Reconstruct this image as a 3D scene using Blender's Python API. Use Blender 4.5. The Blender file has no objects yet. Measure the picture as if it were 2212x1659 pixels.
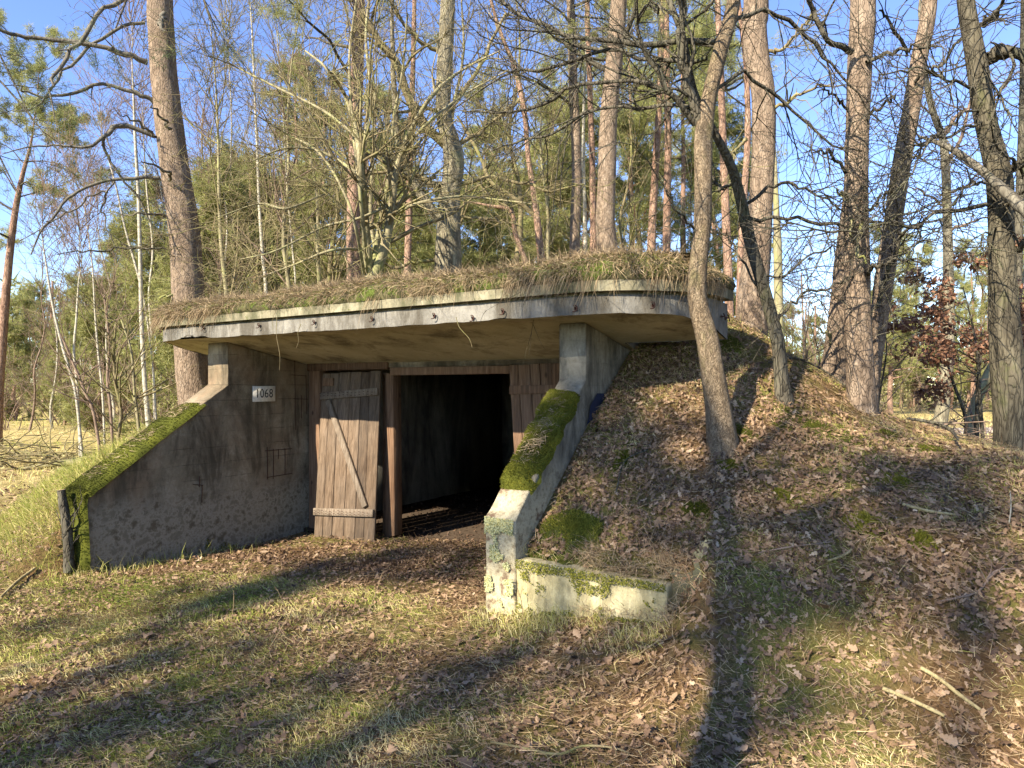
import bpy, math, time
import numpy as np
T0 = time.time()
R = math.radians
scene = bpy.context.scene
col = scene.collection

# ------------------------------------------------------------------ camera, sky, sun, exposure
FPX = 1450.0                      # focal length in photo pixels (photo taken as 2212 x 1659)
CX, CY, CAMZ = 1106.0, 829.5, 1.6
cam = bpy.data.cameras.new("camera")
cam.sensor_width = 36.0
cam.lens = 36.0 * FPX / 2212.0
cam.clip_start, cam.clip_end = 0.05, 3000
camo = bpy.data.objects.new("camera", cam)
col.objects.link(camo)
camo.location = (0, 0, CAMZ)
camo.rotation_euler = (R(90), 0, 0)
scene.camera = camo

SUN_AZ, SUN_EL = 42.0, 33.0       # degrees left of straight behind the camera, elevation
sdir = np.array([-math.sin(R(SUN_AZ)) * math.cos(R(SUN_EL)), -math.cos(R(SUN_AZ)) * math.cos(R(SUN_EL)), math.sin(R(SUN_EL))])
world = bpy.data.worlds.new("World")
scene.world = world
world.use_nodes = True
wn = world.node_tree
wn.nodes.clear()
wo = wn.nodes.new("ShaderNodeOutputWorld")
wb = wn.nodes.new("ShaderNodeBackground")
ws = wn.nodes.new("ShaderNodeTexSky")
ws.sky_type = 'NISHITA'
ws.sun_disc = False
ws.sun_elevation = R(SUN_EL)
ws.sun_rotation = math.atan2(sdir[0], sdir[1]) % (2 * math.pi)
ws.altitude = 600
ws.air_density = 1.0
ws.dust_density = 0.0
ws.ozone_density = 3.0
wb.inputs[1].default_value = 0.12
wh = wn.nodes.new("ShaderNodeHueSaturation")
wh.inputs['Saturation'].default_value = 1.08
wh.inputs['Hue'].default_value = 0.515
wn.links.new(ws.outputs[0], wh.inputs['Color'])
wn.links.new(wh.outputs[0], wb.inputs[0])
wn.links.new(wb.outputs[0], wo.inputs[0])
sl = bpy.data.lights.new("sun", 'SUN')
sl.energy = 5.0
sl.angle = R(0.53)
sl.color = (1.0, 0.90, 0.75)
so = bpy.data.objects.new("sun", sl)
col.objects.link(so)
from mathutils import Vector
so.rotation_euler = Vector(sdir).to_track_quat('Z', 'Y').to_euler()
so.location = (-8, -9, 12)
scene.view_settings.view_transform = 'Standard'
scene.view_settings.look = 'None'
scene.view_settings.exposure = 1.62
scene.view_settings.gamma = 1.0
scene.view_settings.use_curve_mapping = False
scene.render.film_transparent = False
scene.cycles.max_bounces = 6
scene.cycles.diffuse_bounces = 3
scene.cycles.glossy_bounces = 2
scene.cycles.transparent_max_bounces = 4
scene.cycles.sample_clamp_indirect = 4.0
scene.cycles.use_denoising = True

# ------------------------------------------------------------------ helpers
def hash01(i, j, k, seed):
    n = (i.astype(np.int64) * 374761393 + j.astype(np.int64) * 668265263 + k.astype(np.int64) * 2147483647 + seed * 1274126177) & 0xffffffff
    n = ((n ^ (n >> 13)) * 1274126177) & 0xffffffff
    n = (n ^ (n >> 16)) & 0xffffffff
    return n / 4294967295.0

def vnoise(x, y, z=0.0, seed=0):
    x, y = np.asarray(x, float), np.asarray(y, float)
    z = np.zeros_like(x) + z
    i, j, k = np.floor(x), np.floor(y), np.floor(z)
    fx, fy, fz = x - i, y - j, z - k
    fx, fy, fz = fx * fx * (3 - 2 * fx), fy * fy * (3 - 2 * fy), fz * fz * (3 - 2 * fz)
    r = 0
    for di in (0, 1):
        for dj in (0, 1):
            for dk in (0, 1):
                r = r + hash01(i + di, j + dj, k + dk, seed) * (fx if di else 1 - fx) * (fy if dj else 1 - fy) * (fz if dk else 1 - fz)
    return r

def fbm(x, y, z=0.0, seed=0, octs=3):
    s, a, t = 0, 1.0, 0
    for o in range(octs):
        s = s + a * vnoise(np.asarray(x) * 2 ** o, np.asarray(y) * 2 ** o, np.asarray(z) * 2 ** o, seed + o * 7)
        t += a
        a *= 0.5
    return s / t

class MB:
    """collects vertices and faces (3- or 4-sided) with one float per vertex"""
    def __init__(s):
        s.v, s.f3, s.f4, s.t, s.n = [], [], [], [], 0
    def add(s, v, f3=None, f4=None, tint=0.5):
        v = np.asarray(v, float).reshape(-1, 3)
        if f3 is not None and len(f3): s.f3.append(np.asarray(f3, np.int64).reshape(-1, 3) + s.n)
        if f4 is not None and len(f4): s.f4.append(np.asarray(f4, np.int64).reshape(-1, 4) + s.n)
        t = np.asarray(tint, float).ravel()
        s.t.append(np.full(len(v), float(t[0])) if t.size != len(v) else t)
        s.v.append(v)
        s.n += len(v)
        return s
    def mesh(s, name, mat, origin=None, smooth=False):
        V = np.concatenate(s.v) if s.v else np.zeros((0, 3))
        if origin is not None: V = V - np.asarray(origin)
        F3 = np.concatenate(s.f3) if s.f3 else np.zeros((0, 3), np.int64)
        F4 = np.concatenate(s.f4) if s.f4 else np.zeros((0, 4), np.int64)
        me = bpy.data.meshes.new(name)
        me.vertices.add(len(V))
        me.vertices.foreach_set("co", V.astype(np.float32).ravel())
        nl = F3.size + F4.size
        me.loops.add(nl)
        me.loops.foreach_set("vertex_index", np.concatenate([F3.ravel(), F4.ravel()]).astype(np.int32))
        me.polygons.add(len(F3) + len(F4))
        me.polygons.foreach_set("loop_start", np.concatenate([np.arange(len(F3)) * 3, F3.size + np.arange(len(F4)) * 4]).astype(np.int32))
        if smooth: me.polygons.foreach_set("use_smooth", np.ones(len(F3) + len(F4), bool))
        at = me.attributes.new("tint", 'FLOAT', 'POINT')
        at.data.foreach_set("value", np.concatenate(s.t).astype(np.float32) if s.t else np.zeros(0, np.float32))
        me.update(calc_edges=True)
        for m in (mat if isinstance(mat, (list, tuple)) else [mat]): me.materials.append(m)
        return me
    def obj(s, name, mat, parent=None, origin=None, smooth=False):
        """origin: world position of the parent (vertices are given in world space)"""
        o = bpy.data.objects.new(name, s.mesh(name, mat, origin, smooth))
        col.objects.link(o)
        if parent is not None: o.parent = parent
        return o

def tag(o, label=None, cat=None, group=None, kind=None):
    if label: o['label'] = label
    if cat: o['category'] = cat
    if group: o['group'] = group
    if kind: o['kind'] = kind
    return o

def empty(name, loc, label=None, cat=None, group=None):
    o = bpy.data.objects.new(name, None)
    o.empty_display_size = 0.2
    o.location = [float(c) for c in loc]
    col.objects.link(o)
    return tag(o, label, cat, group)

def copy_tree(src, loc, rz=0.0, sc=1.0, label=None):
    c = src.copy()
    col.objects.link(c)
    c.location = [float(q) for q in loc]
    c.rotation_euler = (0, 0, rz)
    c.scale = (sc, sc, sc)
    if label: c['label'] = label
    for ch in src.children:
        d = ch.copy()
        col.objects.link(d)
        d.parent = c
    return c

# materials -----------------------------------------------------------------
class NT:
    def __init__(s, name, rough=0.9, spec=0.2):
        s.m = bpy.data.materials.new(name)
        s.m.use_nodes = True
        s.t = s.m.node_tree
        s.b = s.t.nodes["Principled BSDF"]
        s.b.inputs["Roughness"].default_value = rough
        s.b.inputs["Specular IOR Level"].default_value = spec
    def n(s, typ, **kw):
        q = s.t.nodes.new("ShaderNode" + typ)
        for k, v in kw.items():
            if k.startswith("i_"):
                q.inputs[int(k[2:]) if k[2:].isdigit() else k[2:].replace("_", " ")].default_value = v
            else: setattr(q, k, v)
        return q
    def l(s, a, b): s.t.links.new(a, b)
    def coord(s, scale=(1, 1, 1), world=False):
        if world:
            g = s.n("NewGeometry"); src = g.outputs["Position"]
        else:
            g = s.n("TexCoord"); src = g.outputs["Object"]
        m = s.n("Mapping"); m.inputs["Scale"].default_value = scale
        s.l(src, m.inputs[0])
        return m.outputs[0]
    def noise(s, vec, scale, detail=5, rough=0.6, dist=0.0):
        q = s.n("TexNoise", i_Scale=scale, i_Detail=float(detail), i_Roughness=rough, i_Distortion=dist)
        s.l(vec, q.inputs["Vector"])
        return q.outputs["Fac"]
    def ramp(s, fac, stops, interp='LINEAR'):
        q = s.n("ValToRGB")
        q.color_ramp.interpolation = interp
        e = q.color_ramp.elements
        while len(e) < len(stops): e.new(0.5)
        for k, (p, c) in zip(e, stops):
            k.position = p
            k.color = (*c, 1) if len(c) == 3 else (c[0],) * 3 + (1,)
        s.l(fac, q.inputs[0])
        return q.outputs[0]
    def mix(s, fac, a, b, mode='MIX'):
        q = s.n("Mix", data_type='RGBA', blend_type=mode)
        for i, x in ((0, fac), (6, a), (7, b)):
            if hasattr(x, "links") or hasattr(x, "is_linked"): s.l(x, q.inputs[i])
            elif i == 0: q.inputs[0].default_value = x
            else: q.inputs[i].default_value = (*x, 1)
        return q.outputs[2]
    def math(s, op, a, b=0.0):
        q = s.n("Math", operation=op)
        for i, x in ((0, a), (1, b)):
            if hasattr(x, "is_linked"): s.l(x, q.inputs[i])
            else: q.inputs[i].default_value = x
        return q.outputs[0]
    def attr(s, name="tint"):
        q = s.n("Attribute", attribute_name=name)
        return q.outputs["Fac"]
    def bump(s, h, strength=0.5, dist=0.02):
        q = s.n("Bump", i_Strength=strength, i_Distance=dist)
        s.l(h, q.inputs["Height"])
        s.l(q.outputs[0], s.b.inputs["Normal"])
    def out(s, c):
        if hasattr(c, "is_linked"): s.l(c, s.b.inputs["Base Color"])
        else: s.b.inputs["Base Color"].default_value = (*c, 1)
        return s.m

def bark(name, c0, c1, c2, scale=9.0, stretch=0.22, moss=None, moss_amt=0.45, bump=1.0, dist=0.03):
    t = NT(name, 0.95, 0.1)
    v = t.coord((1, 1, stretch))
    n = t.noise(v, scale, 8, 0.65, 0.6)
    vo = t.n("TexVoronoi", feature='DISTANCE_TO_EDGE', i_Scale=scale * 1.3)
    nv = t.n("Mix", data_type='VECTOR', i_0=0.22)
    t.l(v, nv.inputs[4])
    nn = t.n("TexNoise", i_Scale=scale * 0.8); t.l(v, nn.inputs["Vector"]); t.l(nn.outputs["Color"], nv.inputs[5])
    t.l(nv.outputs[1], vo.inputs["Vector"])
    crack = t.ramp(vo.outputs["Distance"], [(0.0, (.42,)), (0.05, (.78,)), (0.13, (1,))])
    c = t.ramp(n, [(0.3, c0), (0.5, c1), (0.72, c2)])
    c = t.mix(crack, tuple(x * 0.45 for x in c0), c)
    big = t.noise(t.coord((1, 1, 0.6)), 1.7, 4, 0.6)
    c = t.mix(t.ramp(big, [(0.35, (0,)), (0.7, (0.5,))]), c, tuple((a + b) / 2 for a, b in zip(c1, c2)))
    if moss:
        mn = t.noise(t.coord((1, 1, 0.5)), 4.0, 6, 0.7)
        c = t.mix(t.ramp(mn, [(moss_amt, (0,)), (moss_amt + 0.2, (0.85,))]), c, moss)
    h = t.math('ADD', t.math('MULTIPLY', crack, 0.7), n)
    t.bump(h, bump, dist)
    return t.out(c)

M_ = {}
M_['pine_bark'] = bark("pine bark", (.075, .053, .036), (.20, .145, .098), (.35, .275, .195), 17, .38, bump=.9, dist=.02)
M_['pine_red'] = bark("reddish pine bark", (.11, .065, .045), (.27, .165, .11), (.42, .30, .22), 13, .35)
M_['oak_bark'] = bark("mossy oak bark", (.06, .05, .035), (.19, .165, .11), (.33, .30, .20), 14, .25, (.20, .20, .09), .54, .9, .02)
M_['shaded_oak'] = bark("furrowed oak bark with painted shade", (.028, .024, .018), (.085, .072, .048), (.17, .15, .10), 15, .22, (.085, .095, .03), .56, .9, .02)  # oak bark colours darkened to paint in the shade on this trunk
M_['grey_wood'] = bark("grey dead wood", (.05, .04, .03), (.13, .115, .085), (.23, .21, .16), 16, .3, (.10, .11, .04), .6, .6, .01)
M_['dark_bark'] = bark("dark bark", (.03, .026, .02), (.09, .078, .055), (.16, .145, .10), 14, .3, (.07, .085, .03), .55)
M_['fore_bark'] = bark("cracked brown bark", (.08, .055, .035), (.21, .155, .095), (.33, .255, .165), 30, .5, (.16, .15, .06), .56, 1.0, .018)
M_['young_bark'] = bark("smooth young bark", (.12, .10, .06), (.24, .21, .12), (.34, .30, .18), 8, .5, (.22, .24, .07), .5, .4, .01)
M_['birch_bark'] = bark("white birch bark", (.09, .08, .06), (.36, .33, .25), (.50, .46, .36), 5, 2.5, None, 0, .3, .01)
M_['twig'] = bark("pale twig", (.075, .058, .032), (.175, .14, .075), (.29, .245, .13), 6, 1, (.20, .21, .06), .5, .2, .005)
M_['twig_brown'] = bark("brown twig", (.10, .07, .05), (.19, .135, .095), (.26, .19, .14), 6, 1, None, .5, .2, .005)
M_['stick'] = bark("yellowish broken stick", (.12, .09, .04), (.33, .26, .12), (.45, .38, .20), 14, .4, None, .5, .5, .008)
M_['deadwood'] = bark("mossy dead wood", (.06, .05, .03), (.18, .16, .085), (.30, .27, .14), 10, .4, (.22, .23, .06), .47, .7, .015)

def tinted(name, stops, rough=0.85, spec=0.2, noise_amt=0.25, nscale=30, trans=0.0):
    t = NT(name, rough, spec)
    f = t.attr()
    n = t.noise(t.coord(), nscale, 2, 0.5)
    f = t.math('ADD', f, t.math('MULTIPLY', t.math('SUBTRACT', n, 0.5), noise_amt))
    c = t.ramp(f, stops)
    t.out(c)
    if trans:
        tr = t.n("BsdfTranslucent"); t.l(c, tr.inputs[0])
        mx = t.n("MixShader", i_0=trans)
        t.l(t.b.outputs[0], mx.inputs[1]); t.l(tr.outputs[0], mx.inputs[2])
        o = [q for q in t.t.nodes if q.type == 'OUTPUT_MATERIAL'][0]
        t.l(mx.outputs[0], o.inputs[0])
    return t.m

M_['leaf'] = tinted("fallen oak leaf", [(0, (.055, .031, .018)), (.25, (.15, .088, .046)), (.55, (.27, .17, .092)), (.82, (.39, .265, .155)), (1, (.54, .43, .29))], .7, .35, .15, 60, .15)
M_['grass'] = tinted("matted grass", [(0, (.08, .11, .012)), (.3, (.20, .25, .028)), (.5, (.38, .375, .08)), (.7, (.52, .45, .16)), (1, (.66, .56, .28))], .75, .25, .1, 20, .2)
M_['straw'] = tinted("pine needle litter", [(0, (.10, .06, .03)), (.5, (.29, .19, .09)), (1, (.48, .36, .19))], .8, .2, .1)
M_['hay'] = tinted("dry roof grass", [(0, (.10, .066, .036)), (.5, (.26, .185, .10)), (1, (.44, .34, .20))], .8, .2, .1, 5, .1)
M_['moss'] = tinted("moss", [(0, (.026, .03, .007)), (.4, (.085, .092, .013)), (.75, (.185, .18, .022)), (1, (.33, .30, .05))], .9, .1, .3, 14, .15)
M_['needles'] = tinted("pine needles", [(0, (.14, .16, .05)), (.5, (.29, .295, .095)), (1, (.44, .42, .17))], .6, .3, .1, 2, .45)
M_['needles_dark'] = tinted("dark pine needles", [(0, (.045, .07, .035)), (.5, (.10, .13, .05)), (1, (.19, .22, .08))], .65, .3, .1, 2, .3)
M_['beech'] = tinted("dry beech leaf", [(0, (.13, .058, .032)), (.5, (.26, .13, .07)), (1, (.38, .22, .13))], .6, .3, .1, 5, .25)

def ground_mat():
    t = NT("forest floor", 1.0, 0.05)
    v = t.coord(world=True)
    n1 = t.noise(v, 1.1, 6, 0.65)
    n2 = t.noise(v, 14, 8, 0.75, 0.5)
    n3 = t.noise(v, 70, 4, 0.8)
    brown = t.ramp(n2, [(.3, (.05, .03, .014)), (.5, (.155, .092, .042)), (.68, (.27, .17, .08))])
    green = t.ramp(n3, [(.3, (.06, .07, .014)), (.5, (.17, .175, .04)), (.7, (.32, .30, .09))])
    c = t.mix(t.ramp(n1, [(.42, (0,)), (.6, (.8,))]), brown, green)
    # farther out: dry straw meadow
    sep = t.n("SeparateXYZ"); t.l(v, sep.inputs[0])
    far = t.n("MapRange", i_1=8.0, i_2=13.0); t.l(sep.outputs[1], far.inputs[0])
    straw = t.ramp(t.noise(v, 3.0, 9, 0.75), [(.32, (.14, .115, .035)), (.5, (.42, .33, .13)), (.66, (.60, .49, .24))])
    c = t.mix(far.outputs[0], c, straw)
    t.bump(t.math('ADD', n2, n3), 0.9, 0.03)
    return t.out(c)
M_['ground'] = ground_mat()

def concrete(name, lo, mid, hi, stain=(.03, .03, .025), stain_at=0.6, streak=1.0, boards=0.0, moss=None, moss_at=.6, scale=2.0, lichen=None, warm=None, foot=None, foot_z=1.25):
    t = NT(name, 0.92, 0.15)
    v = t.coord(world=True)
    vs = t.coord((1, 1, .28), world=True)
    n = t.noise(v, scale, 10, 0.68, 0.3)
    f = t.noise(v, 40, 6, 0.7)
    c = t.ramp(t.math('ADD', t.math('MULTIPLY', n, .8), t.math('MULTIPLY', f, .2)), [(.33, lo), (.5, mid), (.66, hi)])
    if warm:
        c = t.mix(t.ramp(t.noise(v, 1.3, 5, .6), [(.45, (0,)), (.62, (.8,))]), c, warm)
    s = t.noise(vs, scale * 1.6, 9, 0.72, 0.4)
    c = t.mix(t.ramp(s, [(stain_at - .16, (0,)), (stain_at, (.85,))]), c, stain)
    pits = t.n("TexVoronoi", i_Scale=55.0); t.l(v, pits.inputs["Vector"])
    pit = t.ramp(pits.outputs["Distance"], [(.0, (0,)), (.16, (1,))])
    pm = t.ramp(t.noise(v, 6, 3), [(.5, (1,)), (.56, (0,))])
    c = t.mix(t.math('MULTIPLY', t.math('SUBTRACT', 1.0, pit), t.math('SUBTRACT', 1.0, pm)), c, tuple(x * .35 for x in lo))
    h = t.math('ADD', t.math('MULTIPLY', n, .6), t.math('MULTIPLY', f, .5))
    h = t.math('ADD', h, t.math('MULTIPLY', pit, .15))
    if boards:
        sep = t.n("SeparateXYZ"); t.l(v, sep.inputs[0])
        z = t.math('ADD', t.math('MULTIPLY', sep.outputs[2], 5.6), t.math('MULTIPLY', t.noise(v, 1.2, 2), .18))
        w = t.math('ABSOLUTE', t.math('SUBTRACT', t.math('FRACT', z), .5))
        line = t.ramp(w, [(.46, (1,)), (.49, (0,))])
        h = t.math('ADD', h, t.math('MULTIPLY', line, boards))
        bn = t.n("TexWhiteNoise", noise_dimensions='1D'); t.l(t.math('FLOOR', z), bn.inputs["W"])
        c = t.mix(t.math('MULTIPLY', bn.outputs[0], .22 if boards > .1 else .08), c, tuple(x * .6 for x in mid))
        lw_ = t.math('MULTIPLY', t.math('SUBTRACT', 1.0, line), t.ramp(t.noise(v, 3.0, 3), [(.45, (0,)), (.6, (.5 if boards > .1 else .15,))]))
        c = t.mix(lw_, c, tuple(x * .4 for x in lo))
    if foot:
        sp = t.n("SeparateXYZ"); t.l(v, sp.inputs[0])
        zz_ = t.math('ADD', sp.outputs[2], t.math('MULTIPLY', t.noise(v, 5, 5), .35))
        k1 = t.n("MapRange", i_1=foot_z, i_2=foot_z - .30); t.l(zz_, k1.inputs[0])
        spots = t.ramp(t.noise(v, 9, 8, .7), [(.42, foot[0]), (.50, foot[1]), (.57, foot[0]), (.63, foot[2])])
        c = t.mix(k1.outputs[0], c, spots)
    if lichen:
        ln = t.noise(v, 22, 8, 0.75)
        c = t.mix(t.ramp(ln, [(.48, (0,)), (.54, (.9,))]), c, lichen)
    if moss:
        mn = t.noise(v, 7, 8, 0.75)
        c = t.mix(t.ramp(mn, [(moss_at, (0,)), (moss_at + .05, (.9,))]), c, moss)
        h = t.math('ADD', h, t.math('MULTIPLY', t.ramp(mn, [(moss_at, (0,)), (moss_at + .08, (1,))]), .5))
    t.bump(h, 0.7, 0.02)
    return t.out(c)
M_['fascia'] = concrete("pale fascia concrete", (.10, .093, .075), (.19, .178, .148), (.29, .272, .225), (.065, .056, .04), .59, scale=2.6)
M_['cornice'] = concrete("lichened cornice concrete", (.13, .115, .075), (.23, .205, .13), (.33, .30, .20), (.07, .07, .035), .60, scale=3.0, moss=(.13, .15, .04), moss_at=.6)
M_['soffit'] = concrete("ochre soffit concrete", (.34, .295, .185), (.48, .42, .28), (.57, .52, .37), (.14, .11, .07), .66, scale=1.6)
M_['inner'] = concrete("stained wing wall concrete", (.105, .086, .052), (.225, .185, .12), (.40, .35, .25), (.05, .041, .026), .60, boards=.14, scale=2.1, foot=((.16, .138, .095), (.26, .23, .17), (.11, .09, .058)), foot_z=.70, warm=(.22, .15, .09), moss=(.06, .075, .03), moss_at=.66)
M_['pier'] = concrete("grey pier concrete", (.13, .118, .085), (.25, .222, .16), (.37, .34, .26), (.06, .054, .04), .57, scale=2.2, boards=.05, moss=(.09, .10, .03), moss_at=.68, foot=((.28, .235, .14), (.43, .37, .235), (.15, .10, .06)))
M_['lowwall'] = concrete("whitish wall concrete", (.27, .225, .10), (.45, .385, .205), (.57, .50, .30), (.15, .13, .07), .60, scale=3.0, moss=(.12, .15, .025), moss_at=.66)
M_['inside'] = concrete("dark interior plaster", (.13, .122, .095), (.22, .205, .165), (.29, .275, .225), (.03, .03, .03), .6, scale=1.0)

def wood(name, lo, mid, hi, grey=.4):
    t = NT(name, 0.85, 0.15)
    v = t.coord((14, 14, .9))
    n = t.noise(v, 2.5, 8, 0.65, .8)
    g = t.noise(t.coord((60, 60, 1.2)), 2, 4, .6)
    r = t.n("ObjectInfo")
    c = t.ramp(t.math('ADD', n, t.math('MULTIPLY', t.math('SUBTRACT', r.outputs["Random"], .5), .22)), [(.3, lo), (.5, mid), (.7, hi)])
    big = t.noise(t.coord((1.5, 1.5, .8)), 2.2, 5, .6)
    c = t.mix(t.ramp(big, [(.4, (0,)), (.7, (grey,))]), c, (.13, .11, .085))
    k = t.n("TexVoronoi", i_Scale=3.2); t.l(t.coord((1, 1, .6)), k.inputs["Vector"])
    c = t.mix(t.ramp(k.outputs["Distance"], [(.03, (.9,)), (.075, (0,))]), c, (.05, .03, .018))
    c = t.mix(t.ramp(g, [(.58, (0,)), (.68, (.6,))]), c, tuple(x * .4 for x in lo))
    t.bump(t.math('ADD', n, g), .6, .008)
    return t.out(c)
M_['plank'] = wood("weathered door plank", (.055, .036, .022), (.115, .078, .048), (.19, .135, .088), .35)
M_['plank_grey'] = wood("greyed batten wood", (.10, .074, .05), (.18, .14, .098), (.27, .22, .165), .3)
M_['plank_red'] = wood("reddish door plank", (.09, .05, .028), (.17, .098, .056), (.26, .165, .10), .35)
M_['frame'] = wood("brown frame timber", (.09, .05, .028), (.18, .105, .06), (.28, .175, .105), .25)

def plain(name, c, rough=.8, spec=.2, metal=0):
    t = NT(name, rough, spec)
    t.b.inputs["Metallic"].default_value = metal
    n = t.noise(t.coord(world=True), 30, 5, .6)
    return t.out(t.ramp(n, [(.3, tuple(x * .75 for x in c)), (.7, tuple(min(1, x * 1.15) for x in c))]))
M_['rust'] = plain("rusty iron", (.055, .025, .016))
M_['white'] = plain("white enamel plate", (.66, .63, .54), .45, .4)
M_['black'] = plain("black lettering", (.02, .02, .02), .5)
M_['blue'] = plain("dark blue paint", (.022, .027, .05), .7)
M_['green_lichen'] = tinted("grey green lichen", [(0, (.10, .10, .03)), (.4, (.24, .245, .11)), (.75, (.45, .45, .26)), (1, (.52, .40, .11))], .9, .1, .4, 40)
M_['turf'] = concrete("mossy turf soil", (.035, .03, .018), (.09, .08, .035), (.17, .15, .07), (.03, .03, .015), .6, scale=5, moss=(.09, .12, .02), moss_at=.5)
M_['cut'] = plain("cut wood face", (.42, .30, .17))
M_['cone'] = plain("pine cone", (.13, .09, .06))

# ------------------------------------------------------------------ place: axes of the bunker, terrain
U = np.array([.838, -.545, 0.0]); V = np.array([.545, .838, 0.0])
MO = np.array([-1.41, 6.38, 0.0])
def AB(a, b, z):
    a, b, z = np.broadcast_arrays(np.asarray(a, float), np.asarray(b, float), np.asarray(z, float))
    return MO + a[..., None] * U + b[..., None] * V + z[..., None] * np.array([0, 0, 1.0])
def ab(x, y):
    dx, dy = x - MO[0], y - MO[1]
    return dx * U[0] + dy * U[1], dx * V[0] + dy * V[1]
def at(px, py, Y):
    return np.array([(px - CX) / FPX * Y, Y, CAMZ - (py - CY) / FPX * Y])
def on_b(px, py, b):
    r = np.array([(px - CX) / FPX, 1.0, -(py - CY) / FPX])
    o = np.array([0, 0, CAMZ])
    t = (b - (o - MO) @ V) / (r @ V)
    return o + r * t
def on_a(px, py, a):
    r = np.array([(px - CX) / FPX, 1.0, -(py - CY) / FPX])
    o = np.array([0, 0, CAMZ])
    t = (a - (o - MO) @ U) / (r @ U)
    return o + r * t

AL, AR = -2.42, 2.01          # inner faces of the wing walls
AL2, AR2 = -2.815, 2.252      # outer faces
BL, BR = -1.34, -.84          # front ends
BP = .20                      # pier fronts
BF = 1.37                     # door wall

def base_z(x, y):
    a, b = ab(x, y)
    z = -.26 + .26 * np.exp(-((x - .3) ** 2 + (y - 1) ** 2) / 22)
    z = z + .11 * np.clip((a + .9) / 1.6, -1, 1) * np.exp(-((b - .8) / 2.2) ** 2) * (np.abs(a) < 6)
    z = z + .03 * (fbm(x * .9, y * .9, 0, 3) - .5) * 2
    return z
def smax(p, q, s):
    d = np.abs(p - q)
    return np.maximum(p, q) + np.where(d < s, (s - d) ** 2 / (4 * s), 0)
def G(x, y):
    x, y = np.asarray(x, float), np.asarray(y, float)
    a, b = ab(x, y)
    hw = 2.72 - .55 * np.clip(b - 1.77, 0, 4.0)
    da = np.maximum(np.where(a > 0, a - hw, -a - 2.35), 0); db = np.maximum(np.maximum(1.77 - b, b - 6.3), 0)
    d = np.hypot(da, db)
    m = 2.4 - .72 * d + .04 * (fbm(x * 1.6, y * 1.6, 0, 11) - .5) * 2
    w = np.clip((a - 2.8) / 2.2, 0, 1) * np.clip((b + 1.2) / 1.8, 0, 1)
    w = w + np.clip((-a - 2.7) / 1.2, 0, 1) * np.clip((b + 1.6) / 1.2, 0, 1) * .55
    m = m + .45 * np.maximum(d - 1.45, 0) * w
    offr = np.interp(a, [1.0, 1.5, AR, 3.29, 3.5], [2, .95, .56, .30, 0])
    offl = np.interp(-a, [.5, 2.0, 2.6, 2.86], [2, .8, .4, 0])
    off = np.where((a > 0) & (b < -.75), offr, np.where((a < 0) & (b < -1.25), offl, 0))
    bz = base_z(x, y)
    z = smax(bz, m - off, .3)
    inside = (a > -2.6) & (a < 2.13) & (b < 1.5) & (b > np.where(a < 0, -1.25, -.75))
    z = np.where(inside, bz, z)
    behind = (a > 2.13) & (a < 3.42) & (b > -.75) & (b < .3)
    z = np.where(behind, np.minimum(z, .43 + .85 * (b + .76)), z)
    return z
def hit(px, py, y0=2.2, y1=60):
    Y = np.concatenate([np.linspace(y0, 15, 1500), np.linspace(15, y1, 1500)])
    z = CAMZ - (py - CY) / FPX * Y
    k = G((px - CX) / FPX * Y, Y) > z
    i = int(np.argmax(k)) if k.any() else len(Y) - 1
    return np.array([(px - CX) / FPX * Y[i], Y[i], float(G((px - CX) / FPX * Y[i], Y[i]))])

def grid_mesh(mb, x0, x1, y0, y1, st, hole=None, rough=.012):
    xs = np.arange(x0, x1 + st / 2, st); ys = np.arange(y0, y1 + st / 2, st)
    X, Y = np.meshgrid(xs, ys)
    Z = G(X, Y)
    if rough: Z = Z + rough * (fbm(X * 9, Y * 9, 0, 5) - .5) * 2
    nx, ny = len(xs), len(ys)
    idx = np.arange(nx * ny).reshape(ny, nx)
    q = np.stack([idx[:-1, :-1], idx[:-1, 1:], idx[1:, 1:], idx[1:, :-1]], -1).reshape(-1, 4)
    zz = Z.ravel()[q]
    ok = (zz.max(1) - zz.min(1)) < max(.16, st * 1.4)
    if hole:
        cx = X.ravel()[q].mean(1); cy = Y.ravel()[q].mean(1)
        ok &= ~((cx > hole[0]) & (cx < hole[1]) & (cy > hole[2]) & (cy < hole[3]))
    mb.add(np.stack([X, Y, Z], -1), f4=q[ok])
mb = MB()
NX0, NX1, NY0, NY1 = -9.0, 9.0, -1.0, 14.0
grid_mesh(mb, NX0, NX1, NY0, NY1, .08)
grid_mesh(mb, -61, 61, -31, 91, 1.0, hole=(NX0, NX1, NY0, NY1), rough=0)
grid_mesh(mb, -1060, 1060, -1030, 1090, 10.0 * 2, hole=(-60.5, 60.5, -30.5, 90.5), rough=0)
tag(mb.obj("ground", M_['ground'], smooth=True), "forest floor and grassy mound under leaf litter", "ground", kind="structure")
ground = bpy.data.objects["ground"]

# ------------------------------------------------------------------ bunker
def box_mesh(mb, p):      # p: 8 corners, bottom ring then top ring
    mb.add(p, f4=[(3, 2, 1, 0), (4, 5, 6, 7), (0, 1, 5, 4), (1, 2, 6, 5), (2, 3, 7, 6), (3, 0, 4, 7)])
def ab_box(mb, a0, a1, b0, b1, z0, z1):
    p = [AB(a, b, z) for z in (z0, z1) for a, b in ((a0, b0), (a1, b0), (a1, b1), (a0, b1))]
    box_mesh(mb, p)
def bevel(o, w=.012, seg=2):
    m = o.modifiers.new("bevel", 'BEVEL'); m.width = w; m.segments = seg; m.limit_method = 'ANGLE'
    return o

BO = AB(0, 0, -.3)
bunker = empty("concrete_bunker", BO, "low concrete bunker dug into the mound, grass growing on its flat roof", "bunker")

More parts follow.
